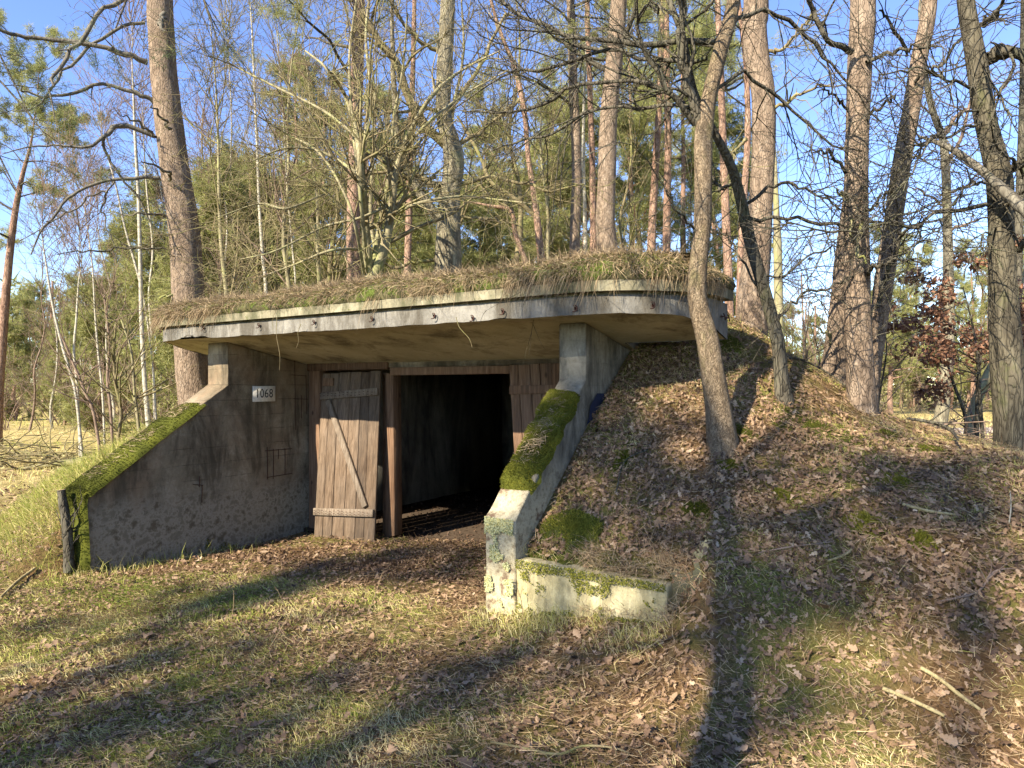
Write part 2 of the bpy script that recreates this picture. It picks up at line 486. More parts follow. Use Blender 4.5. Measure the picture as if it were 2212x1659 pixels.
def outline(off=0.0, R0=.85, step=.06):
    """closed outline of the roof slab in (a, b)"""
    b0, aR, aL = -.23 - off, 3.18 + off, -3.66 - off
    RR = R0 + off
    pts = []
    def seg(p, q):
        n = max(2, int(math.hypot(q[0] - p[0], q[1] - p[1]) / step))
        for i in range(n): pts.append((p[0] + (q[0] - p[0]) * i / n, p[1] + (q[1] - p[1]) * i / n))
    seg((aL + RR, b0), (aR - RR, b0))
    for i in range(14):
        t = i / 14 * math.pi / 2
        pts.append((aR - RR + RR * math.sin(t), b0 + RR - RR * math.cos(t)))
    seg((aR, b0 + RR), (aR, .86)); seg((aR, .86), (2.30, .86)); seg((2.30, .86), (2.30, 1.75)); seg((2.30, 1.75), (-2.75, 1.75))
    seg((-2.75, 1.75), (-2.75, .86)); seg((-2.75, .86), (aL, .86)); seg((aL, .86), (aL, b0 + RR))
    for i in range(14):
        t = i / 14 * math.pi / 2
        pts.append((aL + RR - RR * math.cos(t), b0 + RR - RR * math.sin(t)))
    return np.array(pts)
def zs(b): return 2.10 - .2 * np.maximum(0, b + .23 - .35)

def ring_band(mb, o, z0, z1, nz=4, rough=.006, seed=0, chip=False):
    n = len(o); rows = []
    for i in range(nz + 1):
        f = i / nz
        z = z0 + (z1 - z0) * f if np.ndim(z0) == 0 else z0 + (z1 - z0) * f
        P = AB(o[:, 0], o[:, 1], z)
        nz_ = (fbm(P[:, 0] * 12, P[:, 1] * 12, P[:, 2] * 12, seed) - .5) * 2 * rough
        P = P + nz_[:, None] * (-V)
        if chip and i == 0:
            c = np.maximum(0, fbm(P[:, 0] * 4, P[:, 1] * 4, 3, 21) - .60) * .06
            near = np.exp(-((o[:, 0] + 2.40) / .28) ** 4) * fbm(o[:, 0] * 9, o[:, 1] * 3, 0, 4) ** 2 * .09 * (o[:, 1] < 0)
            P[:, 2] += c + near + .004 * vnoise(o[:, 0] * 30, o[:, 1] * 30)
        if chip and i == nz:
            P[:, 2] += .006 * (vnoise(o[:, 0] * 14, o[:, 1] * 14, 0, 9) - .5)
        rows.append(P)
    Vv = np.concatenate(rows)
    k = np.arange(n); k2 = (k + 1) % n
    f = [np.stack([k + i * n, k2 + i * n, k2 + (i + 1) * n, k + (i + 1) * n], -1) for i in range(nz)]
    mb.add(Vv, f4=np.concatenate(f))
    return rows
o1 = outline(0)
mb = MB()
rows = ring_band(mb, o1, zs(o1[:, 1]), 2.24, 5, .006, 2, chip=True)
slab = mb.obj("roof_slab", M_['fascia'], bunker, BO, smooth=True)
mb = MB()   # shadow groove between slab and cornice and the slab top
og = outline(-.03)
ring_band(mb, og, 2.22, 2.28, 1, 0)
mb.obj("joint_strip", M_['cornice'], bunker, BO)
mb = MB()
oc = outline(.045)
ring_band(mb, oc, 2.262, 2.345, 3, .008, 8)
def cap(mb, o, z, step=.06, ins=0.0):
    """horizontal cap strips clipped to the slab outline: fan by b rows"""
    n = len(o)
    c = AB(np.clip(o[:, 0], -2.3, 2.0), np.full(n, .55), z if np.ndim(z) == 0 else z)
    P = AB(o[:, 0], o[:, 1], z)
    k = np.arange(n); k2 = (k + 1) % n
    mb.add(np.concatenate([P, c]), f4=np.stack([k, k2, k2 + n, k + n], -1))
cap(mb, oc, 2.262); cap(mb, oc, 2.344)
mb.obj("cornice", M_['cornice'], bunker, BO)
# soffit: grid between front margin and the door wall, following the slope
mb = MB()
nA, nB = 90, 40
A = np.linspace(-3.64, 3.16, nA); tt = np.linspace(0, 1, nB)
def bfront(a):
    RR = .85; aR, aL, b0 = 3.18, -3.66, -.23
    r = np.full_like(a, b0)
    d = np.maximum(a - (aR - RR), 0); r = np.where(d > 0, b0 + RR - np.sqrt(np.maximum(RR ** 2 - d ** 2, 0)), r)
    d = np.maximum((aL + RR) - a, 0); r = np.where(d > 0, b0 + RR - np.sqrt(np.maximum(RR ** 2 - d ** 2, 0)), r)
    return r
bf = bfront(A) + .006
bk = np.where((A > 2.29) | (A < -2.74), .855, 1.75)
AA = np.repeat(A[:, None], nB, 1); BB = bf[:, None] + (bk - bf)[:, None] * tt
P = AB(AA, BB, zs(BB) + .008)
idx = np.arange(nA * nB).reshape(nA, nB)
mb.add(P, f4=np.stack([idx[:-1, :-1], idx[1:, :-1], idx[1:, 1:], idx[:-1, 1:]], -1).reshape(-1, 4))
mb.obj("soffit", M_['soffit'], bunker, BO, smooth=True)

def wing(name, a_in, a_out, bfr, z_bend, z_top, mat_side, label):
    """profile in (b, z), extruded across the wall; subdivided and a little uneven"""
    prof = [(1.75, -.9), (bfr, -.9), (bfr, z_bend), (BP, z_top), (BP, zs(BP) + .005)]
    prof.append((1.75, zs(1.75) + .005))
    dense = []
    for i in range(len(prof)):
        p, q = prof[i], prof[(i + 1) % len(prof)]
        L = math.hypot(q[0] - p[0], q[1] - p[1]); n = max(1, int(L / .07))
        for k in range(n): dense.append((p[0] + (q[0] - p[0]) * k / n, p[1] + (q[1] - p[1]) * k / n))
    D = np.array(dense); n = len(D)
    c = .012
    rows = []
    ctr = D.mean(0)
    for a, sh in ((a_in, c), (a_in + math.copysign(c, a_out - a_in), 0), ((a_in + a_out) / 2, 0), (a_out - math.copysign(c, a_out - a_in), 0), (a_out, c)):
        dv = ctr - D; dv = dv / np.linalg.norm(dv, axis=1)[:, None]
        Q = D + dv * sh
        Pq = AB(np.full(n, a), Q[:, 0], Q[:, 1])
        nn = (fbm(Pq[:, 0] * 8, Pq[:, 1] * 8, Pq[:, 2] * 8, 31) - .5) * .016
        Pq = Pq + nn[:, None] * (-V) + np.stack([0 * nn, 0 * nn, nn], -1)
        rows.append(Pq)
    mb = MB()
    k = np.arange(n); k2 = (k + 1) % n
    f = [np.stack([k + i * n, k2 + i * n, k2 + (i + 1) * n, k + (i + 1) * n], -1) for i in range(4)]
    mb.add(np.concatenate(rows), f4=np.concatenate(f))
    o = mb.obj(name, mat_side, bunker, BO)
    # side faces as n-gons
    import bmesh
    bm = bmesh.new(); bm.from_mesh(o.data); bm.verts.ensure_lookup_table()
    bm.faces.new([bm.verts[i] for i in range(n)]); bm.faces.new([bm.verts[i + 4 * n] for i in range(n)][::-1])
    bmesh.ops.recalc_face_normals(bm, faces=bm.faces)
    bm.to_mesh(o.data); bm.free()
    if label: o['label'] = label
    return o
wl = wing("wing_wall", AL, AL2, BL, .52, 1.60, M_['inner'], "stained left wing wall with the number plate")
wr = wing("wing_wall", AR, AR2, BR, .70, 1.64, M_['pier'], "short right wing wall with a mossy sloping top")

# low retaining walls
mb = MB(); ab_box(mb, AR2 + .002, 3.29, BR + .02, BR + .11, -.6, .43)
lw = mb.obj("retaining_wall", M_['lowwall'], bunker, BO)
lw['label'] = "low whitish wall running right from the wing wall"
for nm in ("retaining_wall",):
    o = bpy.data.objects[nm]
    s = o.modifiers.new("sub", 'SUBSURF'); s.subdivision_type = 'SIMPLE'; s.levels = s.render_levels = 5
    tx = bpy.data.textures.new("rough", 'CLOUDS'); tx.noise_scale = .12; tx.noise_depth = 4
    d = o.modifiers.new("rough", 'DISPLACE'); d.texture = tx; d.strength = .03; d.texture_coords = 'GLOBAL'

# door wall: lintel, interior room
mb = MB(); ab_box(mb, AL - .02, AR + .02, BF, BF + .25, 1.80, 1.93)
mb.obj("lintel", M_['inner'], bunker, BO)
mb = MB()
ab_box(mb, AL - .2, AL - .02, 1.70, 6.0, -.5, 2.1)
ab_box(mb, .85, 1.0, 1.95, 6.0, -.5, 2.1)
ab_box(mb, .85, AR + .2, 1.80, 1.95, -.5, 2.1)
ab_box(mb, AL - .2, 1.0, 6.0, 6.2, -.5, 2.1)
ab_box(mb, AL - .2, 1.0, 1.55, 6.2, 1.99, 2.12)
ab_box(mb, 1.0, AR + .2, 1.55, 1.95, 1.99, 2.12)
mb.obj("inner_room", M_['inside'], bunker, BO)
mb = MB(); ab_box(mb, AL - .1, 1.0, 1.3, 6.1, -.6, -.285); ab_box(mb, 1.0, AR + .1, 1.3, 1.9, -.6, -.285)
M_['soil'] = plain("soil with painted indoor shade", (.05, .036, .024), 1.0, .05)  # soil colour darkened to stand in for the room's shade
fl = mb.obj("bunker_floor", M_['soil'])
tag(fl, "earthen floor inside the bunker, indoor shade put into its colour", "floor", kind="structure")
# earth over the room
mb = MB()
n1, n2 = 60, 70
A, B = np.meshgrid(np.linspace(-3.4, 3.2, n1), np.linspace(.85, 3.2, n2))
W = AB(A, B, 0)
top = np.where((np.abs(A) < 2.9) & (B < 1.9), 2.36, G(W[..., 0], W[..., 1]) + .01)
W[..., 2] = top
inb = (B > 1.7) | (np.abs(A) < 2.6)
idx = np.arange(n1 * n2).reshape(n2, n1)
q = np.stack([idx[:-1, :-1], idx[:-1, 1:], idx[1:, 1:], idx[1:, :-1]], -1).reshape(-1, 4)
q = q[(B.ravel()[q].min(1) > 1.68)]
mb.add(W, f4=q)
tag(mb.obj("mound_top", M_['ground'], smooth=True), "earth of the mound behind the roof edge", "mound", kind="structure")

# timber frame, planks
def slab4(c00, c10, c11, c01, th, back=V):
    c = [np.asarray(x, float) for x in (c00, c10, c11, c01)]
    return [c[0], c[1], c[1] + back * th, c[0] + back * th, c[3], c[2], c[2] + back * th, c[3] + back * th]
def timber(name, pts, th, mat, parent, origin, label=None):
    mb = MB(); box_mesh(mb, slab4(*pts, th))
    o = mb.obj(name, mat, parent, origin)
    bevel(o, .005, 1)
    if label: o['label'] = label
    return o
def rectb(x0, y0, x1, y1, b, yl=None):      # an upright board between two pixel corners on plane b
    return [on_b(x0, y1, b), on_b(x1, y1, b), on_b(x1, y0, b), on_b(x0, y0, b)]
timber("door_post", [on_b(667, 1172, BF - .02), on_b(689, 1170, BF - .02), on_b(689, 800, BF - .02), on_b(667, 801, BF - .02)], .12, M_['frame'], bunker, BO)
timber("door_post", [on_b(830, 1162, BF - .04), on_b(852, 1158, BF - .04), on_b(849, 808, BF - .04), on_b(832, 806, BF - .04)], .14, M_['frame'], bunker, BO)
timber("door_post", [on_b(826, 1162, BF + .10), on_b(832, 1162, BF + .10), on_b(832, 806, BF + .10), on_b(826, 806, BF + .10)], .05, M_['frame'], bunker, BO)
timber("door_header", [on_b(842, 811, BF - .045), on_b(1102, 807, BF - .045), on_b(1102, 790, BF - .045), on_b(842, 794, BF - .045)], .1, M_['frame'], bunker, BO)
timber("door_header", [on_b(663, 802, BF - .03), on_b(836, 797, BF - .03), on_b(836, 779, BF - .03), on_b(663, 784, BF - .03)], .1, M_['frame'], bunker, BO)
timber("door_header", [on_b(1098, 807, BF + .03), on_b(1260, 800, BF + .03), on_b(1260, 783, BF + .03), on_b(1098, 788, BF + .03)], .1, M_['frame'], bunker, BO)

def door_leaf(root, origin, TL, TR, BRc, BLc, n, mat, th=.028, skew=None, seed=0, wid=None):
    rng = np.random.default_rng(seed)
    w = rng.uniform(.8, 1.2, n); e = np.concatenate([[0], np.cumsum(w)]) / w.sum()
    nrm = np.cross(TR - TL, BLc - TL); nrm /= np.linalg.norm(nrm)
    if nrm @ V < 0: nrm = -nrm
    for i in range(n):
        g = .0035
        s0, s1 = e[i] + g / 1.0, e[i + 1] - g / 1.0
        dz = rng.uniform(-.008, .012); off = nrm * rng.uniform(-.004, .004)
        c00 = BLc + (BRc - BLc) * s0; c10 = BLc + (BRc - BLc) * s1
        c11 = TL + (TR - TL) * s1; c01 = TL + (TR - TL) * s0
        ups = np.array([0, 0, dz])
        timber("plank", [c00 + off + ups, c10 + off + ups, c11 + off - ups, c01 + off - ups], th, mat, root, origin)
    return nrm
# left leaf: off its hinges, leaning
TL, TR = on_b(696, 807, 1.27), on_b(822, 801, 1.27)
BRc, BLc = on_b(808, 1171, 1.06), on_b(678, 1163, 1.06)
DO = (BRc + BLc) / 2
ld = empty("wooden_door", DO, "detached plank door with a diagonal brace, leaning in the bunker entrance", "door")
nrm = door_leaf(ld, DO, TL, TR, BRc, BLc, 6, M_['plank'], seed=3)
def dpt(s, t, o=0.0): # s across, t down
    p = TL + (TR - TL) * s; q = BLc + (BRc - BLc) * s
    return p + (q - p) * t - nrm * o
def dboard(name, s0, t0, s1, t1, w, thick=.024, mat=None, nails=True):
    A_, B_ = dpt(s0, t0, thick), dpt(s1, t1, thick)
    d = (B_ - A_) / np.linalg.norm(B_ - A_); side = np.cross(d, nrm); side /= np.linalg.norm(side)
    c = [A_ - side * w / 2, B_ - side * w / 2, B_ + side * w / 2, A_ + side * w / 2]
    mb = MB(); box_mesh(mb, slab4(*c, thick, back=nrm)); o = mb.obj(name, mat or M_['plank'], ld, DO); bevel(o, .004, 1)
dboard("batten", .02, .143, .985, .125, .088, .036, M_['plank_grey'])
dboard("batten", .0, .84, .99, .835, .088, .036, M_['plank_grey'])
dboard("brace", .155, .17, .86, .80, .078, .038, M_['plank_grey'])
dboard("hinge_block", .03, .055, .22, .055, .10, .02, M_['frame'])
mb = MB()
for i in range(14):
    for t0 in (.134, .838):
        for dd in (-.014, .016):
            c = dpt(.05 + i * .068, t0 + dd * .5 + .003 * math.sin(i * 5), .062); w_ = np.array([.006, 0, .0]); h_ = np.array([0, 0, .0035])
            q0 = [c - w_ * 1.3 - h_, c + w_ * 1.3 - h_, c + w_ * 1.3 + h_, c - w_ * 1.3 + h_]
            box_mesh(mb, q0[:2] + [x + nrm * .004 for x in (q0[1], q0[0])] + [q0[3], q0[2]] + [x + nrm * .004 for x in (q0[2], q0[3])])
tag(mb.obj("nails", M_['rust'], ld, DO), kind="stuff")
# right leaf
TLr, TRr = on_b(1099, 789, BF - .06), on_b(1262, 782, BF - .06)
BRr, BLr = on_b(1290, 1180, BF - .06), on_b(1121, 1160, BF - .06)
rdoor = bpy.data.objects.new("plank_door", None); col.objects.link(rdoor); rdoor.parent = bunker
rdoor.location = [float(c) for c in (BLr - BO)]
nr = door_leaf(rdoor, BLr, TLr, TRr, BRr, BLr, 7, M_['plank_red'], seed=8)
for t0, hw in ((.145, .09), (.84, .09)):
    p = TLr + (BLr - TLr) * t0; q = TRr + (BRr - TRr) * t0
    up = np.array([0, 0, hw / 2])
    timber("batten", [p - up - nr * .024, q - up - nr * .024, q + up - nr * .024, p + up - nr * .024], .022, M_['plank_red'], rdoor, BLr)

# number plate 1068 on the left wing wall, facing the opening
s00, s10, s11, s01 = on_a(546, 868, AL + .03), on_a(595, 867, AL + .03), on_a(595, 833, AL + .03), on_a(546, 834, AL + .03)
SO = s00.copy()
sign = empty("number_sign", SO, "small white plate reading 1068 on the stained left wall", "sign")
Hs = np.linalg.norm(s01 - s00); Ws = np.linalg.norm(s10 - s00)
mb = MB(); box_mesh(mb, slab4(s00, s00 + V * Ws, s00 + V * Ws + np.array([0, 0, Hs]), s00 + np.array([0, 0, Hs]), .006, back=-U))
bevel(mb.obj("plate", M_['white'], sign, SO), .002, 1)
for ch, k in zip("1068", range(4)):
    cu = bpy.data.curves.new("digit", 'FONT'); cu.body = ch; cu.size = Hs * .80; cu.extrude = .001
    cu.align_x = 'CENTER'; cu.align_y = 'CENTER'; cu.materials.append(M_['black'])
    to = bpy.data.objects.new("digit", cu); col.objects.link(to)
    dg = bpy.context.evaluated_depsgraph_get()
    me = bpy.data.meshes.new_from_object(to.evaluated_get(dg)); bpy.data.objects.remove(to)
    me.name = "digit"; me.materials.clear(); me.materials.append(M_['black'])
    o = bpy.data.objects.new("digit", me); col.objects.link(o); o.parent = sign
    from mathutils import Matrix
    rot = Matrix((( V[0], 0, U[0]), (V[1], 0, U[1]), (0, 1, 0))).to_4x4()
    pos = s00 + V * Ws * (.20 + .20 * k) + np.array([0, 0, Hs * .5]) + U * .0015 - SO
    o.matrix_local = Matrix.Translation(Vector(pos)) @ rot @ Matrix.Scale(.78, 4, (1, 0, 0))

# tubes ------------------------------------------------------------------
def tubes(mb, P, Rr, S=5, tint=None, cap_ends=False):
    """P (N,K,3) polylines, Rr (N,K) radii"""
    P = np.asarray(P, float); Rr = np.asarray(Rr, float)
    if P.ndim == 2: P, Rr = P[None], Rr[None]
    N, K = Rr.shape
    T = np.gradient(P, axis=1); T /= np.linalg.norm(T, axis=2, keepdims=True) + 1e-9
    mean = P[:, -1] - P[:, 0]
    ref = np.where((np.abs(mean[:, 2:3]) > .7 * np.linalg.norm(mean, axis=1, keepdims=True)), np.array([[1., 0, 0]]), np.array([[0, 0, 1.]]))[:, None, :]
    X = np.cross(T, np.broadcast_to(ref, T.shape)); X /= np.linalg.norm(X, axis=2, keepdims=True) + 1e-9
    Y = np.cross(T, X)
    th = np.arange(S) / S * 2 * np.pi
    Q = P[:, :, None, :] + Rr[:, :, None, None] * (np.cos(th)[None, None, :, None] * X[:, :, None, :] + np.sin(th)[None, None, :, None] * Y[:, :, None, :])
    s = np.arange(S); s2 = (s + 1) % S
    k = np.arange(K - 1)
    q = np.stack([k[:, None] * S + s, k[:, None] * S + s2, (k[:, None] + 1) * S + s2, (k[:, None] + 1) * S + s], -1).reshape(-1, 4)
    F = (np.arange(N)[:, None, None] * (K * S) + q[None]).reshape(-1, 4)
    t = .5 if tint is None else np.repeat(np.asarray(tint), K * S)
    mb.add(Q, f4=F, tint=t)
    if cap_ends:
        for base_i in (0, K - 1):
            f = np.arange(S) + base_i * S
            c = Q[0, base_i].mean(0)
            mb.add(np.concatenate([Q[0, base_i], c[None]]), f3=[(i, (i + 1) % S, S) for i in range(S)])

def spline(pts, n):
    """Catmull-Rom through rows (any width)"""
    p = np.asarray(pts, float)
    p = np.concatenate([[2 * p[0] - p[1]], p, [2 * p[-1] - p[-2]]])
    m = len(p) - 3
    t = np.linspace(0, m, n); i = np.minimum(t.astype(int), m - 1); f = (t - i)[:, None]
    a, b, c, d = p[i], p[i + 1], p[i + 2], p[i + 3]
    return .5 * (2 * b + (c - a) * f + (2 * a - 5 * b + 4 * c - d) * f ** 2 + (3 * b - a - 3 * c + d) * f ** 3)

def grow(P, Rr, n, lens, ang, K, wander, grav, rng, tmin=.2, tmax=1.0, rf=.5, rmin=.002, endr=.3, tend=None):
    """side branches on every polyline; lens = (lo, hi) in metres or fraction of parent if negative"""
    N = P.shape[0]; KK = P.shape[1]
    pi = np.repeat(np.arange(N), n); C = len(pi)
    t = rng.uniform(tmin, tmax, C) * (KK - 1); i = np.minimum(t.astype(int), KK - 2); f = (t - i)
    p0 = P[pi, i] * (1 - f)[:, None] + P[pi, i + 1] * f[:, None]
    T = P[pi, i + 1] - P[pi, i]; T /= np.linalg.norm(T, axis=1, keepdims=True) + 1e-9
    r0 = np.maximum((Rr[pi, i] * (1 - f) + Rr[pi, i + 1] * f) * rf * rng.uniform(.7, 1.15, C), rmin)
    rv = rng.normal(size=(C, 3)); rv -= (rv * T).sum(1, keepdims=True) * T; rv /= np.linalg.norm(rv, axis=1, keepdims=True) + 1e-9
    a = np.radians(rng.uniform(ang[0], ang[1], C))[:, None]
    D = T * np.cos(a) + rv * np.sin(a)
    if lens[0] < 0:
        pl = np.linalg.norm(np.diff(P, axis=1), axis=2).sum(1)[pi]
        L = pl * rng.uniform(-lens[0], -lens[1], C) * (1.15 - .6 * t / (KK - 1))
    else: L = rng.uniform(lens[0], lens[1], C)
    st = (L / (K - 1))[:, None]
    out = [p0]
    for k in range(K - 1):
        D = D + rng.normal(size=(C, 3)) * wander + np.array([0, 0, grav])
        if tend is not None: D = D + np.asarray(tend)
        D /= np.linalg.norm(D, axis=1, keepdims=True)
        out.append(out[-1] + D * st)
    return np.stack(out, 1), r0[:, None] * np.linspace(1, endr, K)[None]

def trunk_mesh(mb, pts, radii, S=28, n=60, rough=.05, flare=.35, seed=0):
    """thick trunk with ridged bark relief and a root flare"""
    c = spline(np.column_stack([pts, radii]), n)
    P, r = c[:, :3], c[:, 3]
    T = np.gradient(P, axis=0); T /= np.linalg.norm(T, axis=1, keepdims=True)
    X = np.cross(T, [0, 1, 0]); X /= np.linalg.norm(X, axis=1, keepdims=True); Y = np.cross(T, X)
    th = np.arange(S) / S * 2 * np.pi
    h = np.concatenate([[0], np.cumsum(np.linalg.norm(np.diff(P, axis=0), axis=1))])
    fl = 1 + flare * np.exp(-h / .25)[:, None] * (1 + .35 * np.sin(th * 5 + seed)[None])
    cx, sx = np.cos(th)[None], np.sin(th)[None]
    nz = fbm(cx * 3.2 + seed, sx * 3.2, h[:, None] * 2.2, seed, 3) - .5
    ridge = np.abs(fbm(cx * 7 + seed, sx * 7, h[:, None] * 1.4, seed + 3, 2) - .5)
    rr = r[:, None] * fl * (1 + rough * 2 * nz + rough * 1.8 * (ridge - .12))
    Q = P[:, None] + rr[..., None] * (cx[..., None] * X[:, None] + sx[..., None] * Y[:, None])
    s = np.arange(S); s2 = (s + 1) % S; k = np.arange(n - 1)
    q = np.stack([k[:, None] * S + s, k[:, None] * S + s2, (k[:, None] + 1) * S + s2, (k[:, None] + 1) * S + s], -1).reshape(-1, 4)
    mb.add(Q, f4=q)
    return P, r

def tufts(mb, C, D, rng, nn=9, L=(.09, .17), w=.012, tint=(.2, .9), spread=.9):
    """needle tufts at C pointing along D"""
    N = len(C)
    base = np.repeat(C, nn, 0); d = np.repeat(D, nn, 0)
    dd = d + rng.normal(size=base.shape) * spread; dd /= np.linalg.norm(dd, axis=1, keepdims=True)
    l = rng.uniform(L[0], L[1], len(base))[:, None]
    sd = np.cross(dd, rng.normal(size=base.shape)); sd /= np.linalg.norm(sd, axis=1, keepdims=True) + 1e-9
    base = base + rng.normal(size=base.shape) * .03
    tri = np.stack([base - sd * w / 2, base + sd * w / 2, base + dd * l], 1)
    tn = np.repeat(np.repeat(rng.uniform(tint[0], tint[1], N), nn), 3)
    mb.add(tri, f3=np.arange(len(base) * 3).reshape(-1, 3), tint=tn)

# hooks in the roof edge ---------------------------------------------------
def hookmesh():
    mb = MB()
    t = np.linspace(-.4, 3.6, 12)
    r = .024
    P = np.stack([np.sin(t) * r * .9, -.012 - .02 + np.cos(t * .5) * .012, np.cos(t) * r], -1)
    tubes(mb, P, np.full(12, .0045), 5)
    tubes(mb, np.array([[0, .01, .0], [0.002, -.02, .003], [0.004, -.03, .012]]), np.full(3, .0045), 5)
    th = np.linspace(0, 2 * np.pi, 9)[:-1]
    mb.add(np.concatenate([np.stack([np.cos(th) * .012, 0 * th - .0075, np.sin(th) * .016], -1), [[0, -.009, 0]]]), f3=[(i, (i + 1) % 8, 8) for i in range(8)])
    return mb.mesh("hook", M_['rust'])
hm = hookmesh()
for px, py in ((349, 716), (441, 709), (561, 704), (680, 697), (805, 690), (939, 683), (1087, 674), (1244, 667), (1022, 688), (1395, 656)):
    p = on_b(px, py, -.236)
    if px > 1300: p = p + V * .14
    o = bpy.data.objects.new("hook", hm); col.objects.link(o); o.parent = bunker
    o.location = Vector(p - BO); o.rotation_euler = (0, 0, math.atan2(U[1], U[0])); 
for bq in (.66, .78):
    o = bpy.data.objects.new("hook", hm); col.objects.link(o); o.parent = bunker
    o.location = Vector(AB(3.185, bq, 2.12) - BO); o.rotation_euler = (0, 0, math.atan2(U[1], U[0]) + math.pi / 2)
# exposed reinforcement on the left wall
def bar(px0, py0, px1, py1, r=.0045):
    mb = MB(); p, q = on_a(px0, py0, AL + .006), on_a(px1, py1, AL + .006)
    pts = spline([p, (p + q) / 2 + U * .003, q], 5); tubes(mb, pts, np.full(5, r), 5)
    mb.obj("reinforcing_bar", M_['rust'], bunker, BO)
for z0, z1 in (((1950, 605), (2150, 588)), ((1965, 800), (2150, 770)), ((1968, 575), (1968, 815)), ((2012, 590), (2012, 810)), ((2050, 590), (2048, 665)), ((2098, 585), (2098, 780)),
               ((1420, 852), (1495, 858)), ((1470, 792), (1466, 870)), ((1488, 860), (1484, 985))):
    bar(z0[0] / 3.016 * .885, (900 + z0[1] / 3.016) * .885, z1[0] / 3.016 * .885, (900 + z1[1] / 3.016) * .885)
for z0, z1 in (((1315, 1180), (1430, 1183)), ((1325, 880), (1330, 1420)), ((1375, 1150), (1378, 1330)), ((1412, 1000), (1416, 1300)), ((1300, 995), (1415, 1003))):
    bar((300 + z0[0] / 3.16) * .885, (600 + z0[1] / 3.16) * .885, (300 + z1[0] / 3.16) * .885, (600 + z1[1] / 3.16) * .885, .004)
# dark blue paint patch on the outer face of the right wing wall
mb = MB()
pp = [(1240 + 0, 0)]
zz = [(1125, 885), (1210, 885), (1205, 920), (1130, 1010), (1062, 1075), (1075, 1030), (1085, 960)]
Pq = [on_a((1000 + x / 2.458) * .885, (600 + y / 2.458) * .885, AR2 + .012) for x, y in zz]
c = np.mean(Pq, 0)
mb.add(np.concatenate([Pq, [c]]), f3=[(i, (i + 1) % 7, 7) for i in range(7)])
mb.obj("paint_patch", M_['blue'], bunker, BO)

# ------------------------------------------------------------------ moss and turf
def blades(mb, C, Nn, rng, h=(.01, .03), w=.003, lean=.6, tint=(.2, .9), seg=1, bend=0.3, tv=None, dirv=None):
    """little blades at C standing along Nn"""
    N = len(C)
    D = Nn + rng.normal(size=(N, 3)) * lean
    if dirv is not None: D = D + dirv
    D /= np.linalg.norm(D, axis=1, keepdims=True)
    L = rng.uniform(h[0], h[1], N)[:, None]
    sd = np.cross(D, rng.normal(size=(N, 3))); sd /= np.linalg.norm(sd, axis=1, keepdims=True) + 1e-9
    ww = (w * rng.uniform(.6, 1.4, N))[:, None]
    t = rng.uniform(tint[0], tint[1], N) if tv is None else tv
    if seg == 1:
        V_ = np.stack([C - sd * ww / 2, C + sd * ww / 2, C + D * L], 1)
        mb.add(V_, f3=np.arange(N * 3).reshape(-1, 3), tint=np.repeat(t, 3))
    else:
        B = rng.normal(size=(N, 3)) * bend; B[:, 2] -= abs(bend) * .5
        p1 = C + D * L * .5; p2 = p1 + (D + B) * L * .5
        p15 = p1 + (D + B * .3) * L * .0
        V_ = np.stack([C - sd * ww / 2, C + sd * ww / 2, p1 + sd * ww * .42, p1 - sd * ww * .42, p2], 1)
        k = np.arange(N)[:, None] * 5
        mb.add(V_, f4=k + np.array([0, 1, 2, 3]), f3=k + np.array([3, 2, 4]), tint=np.repeat(t, 5))

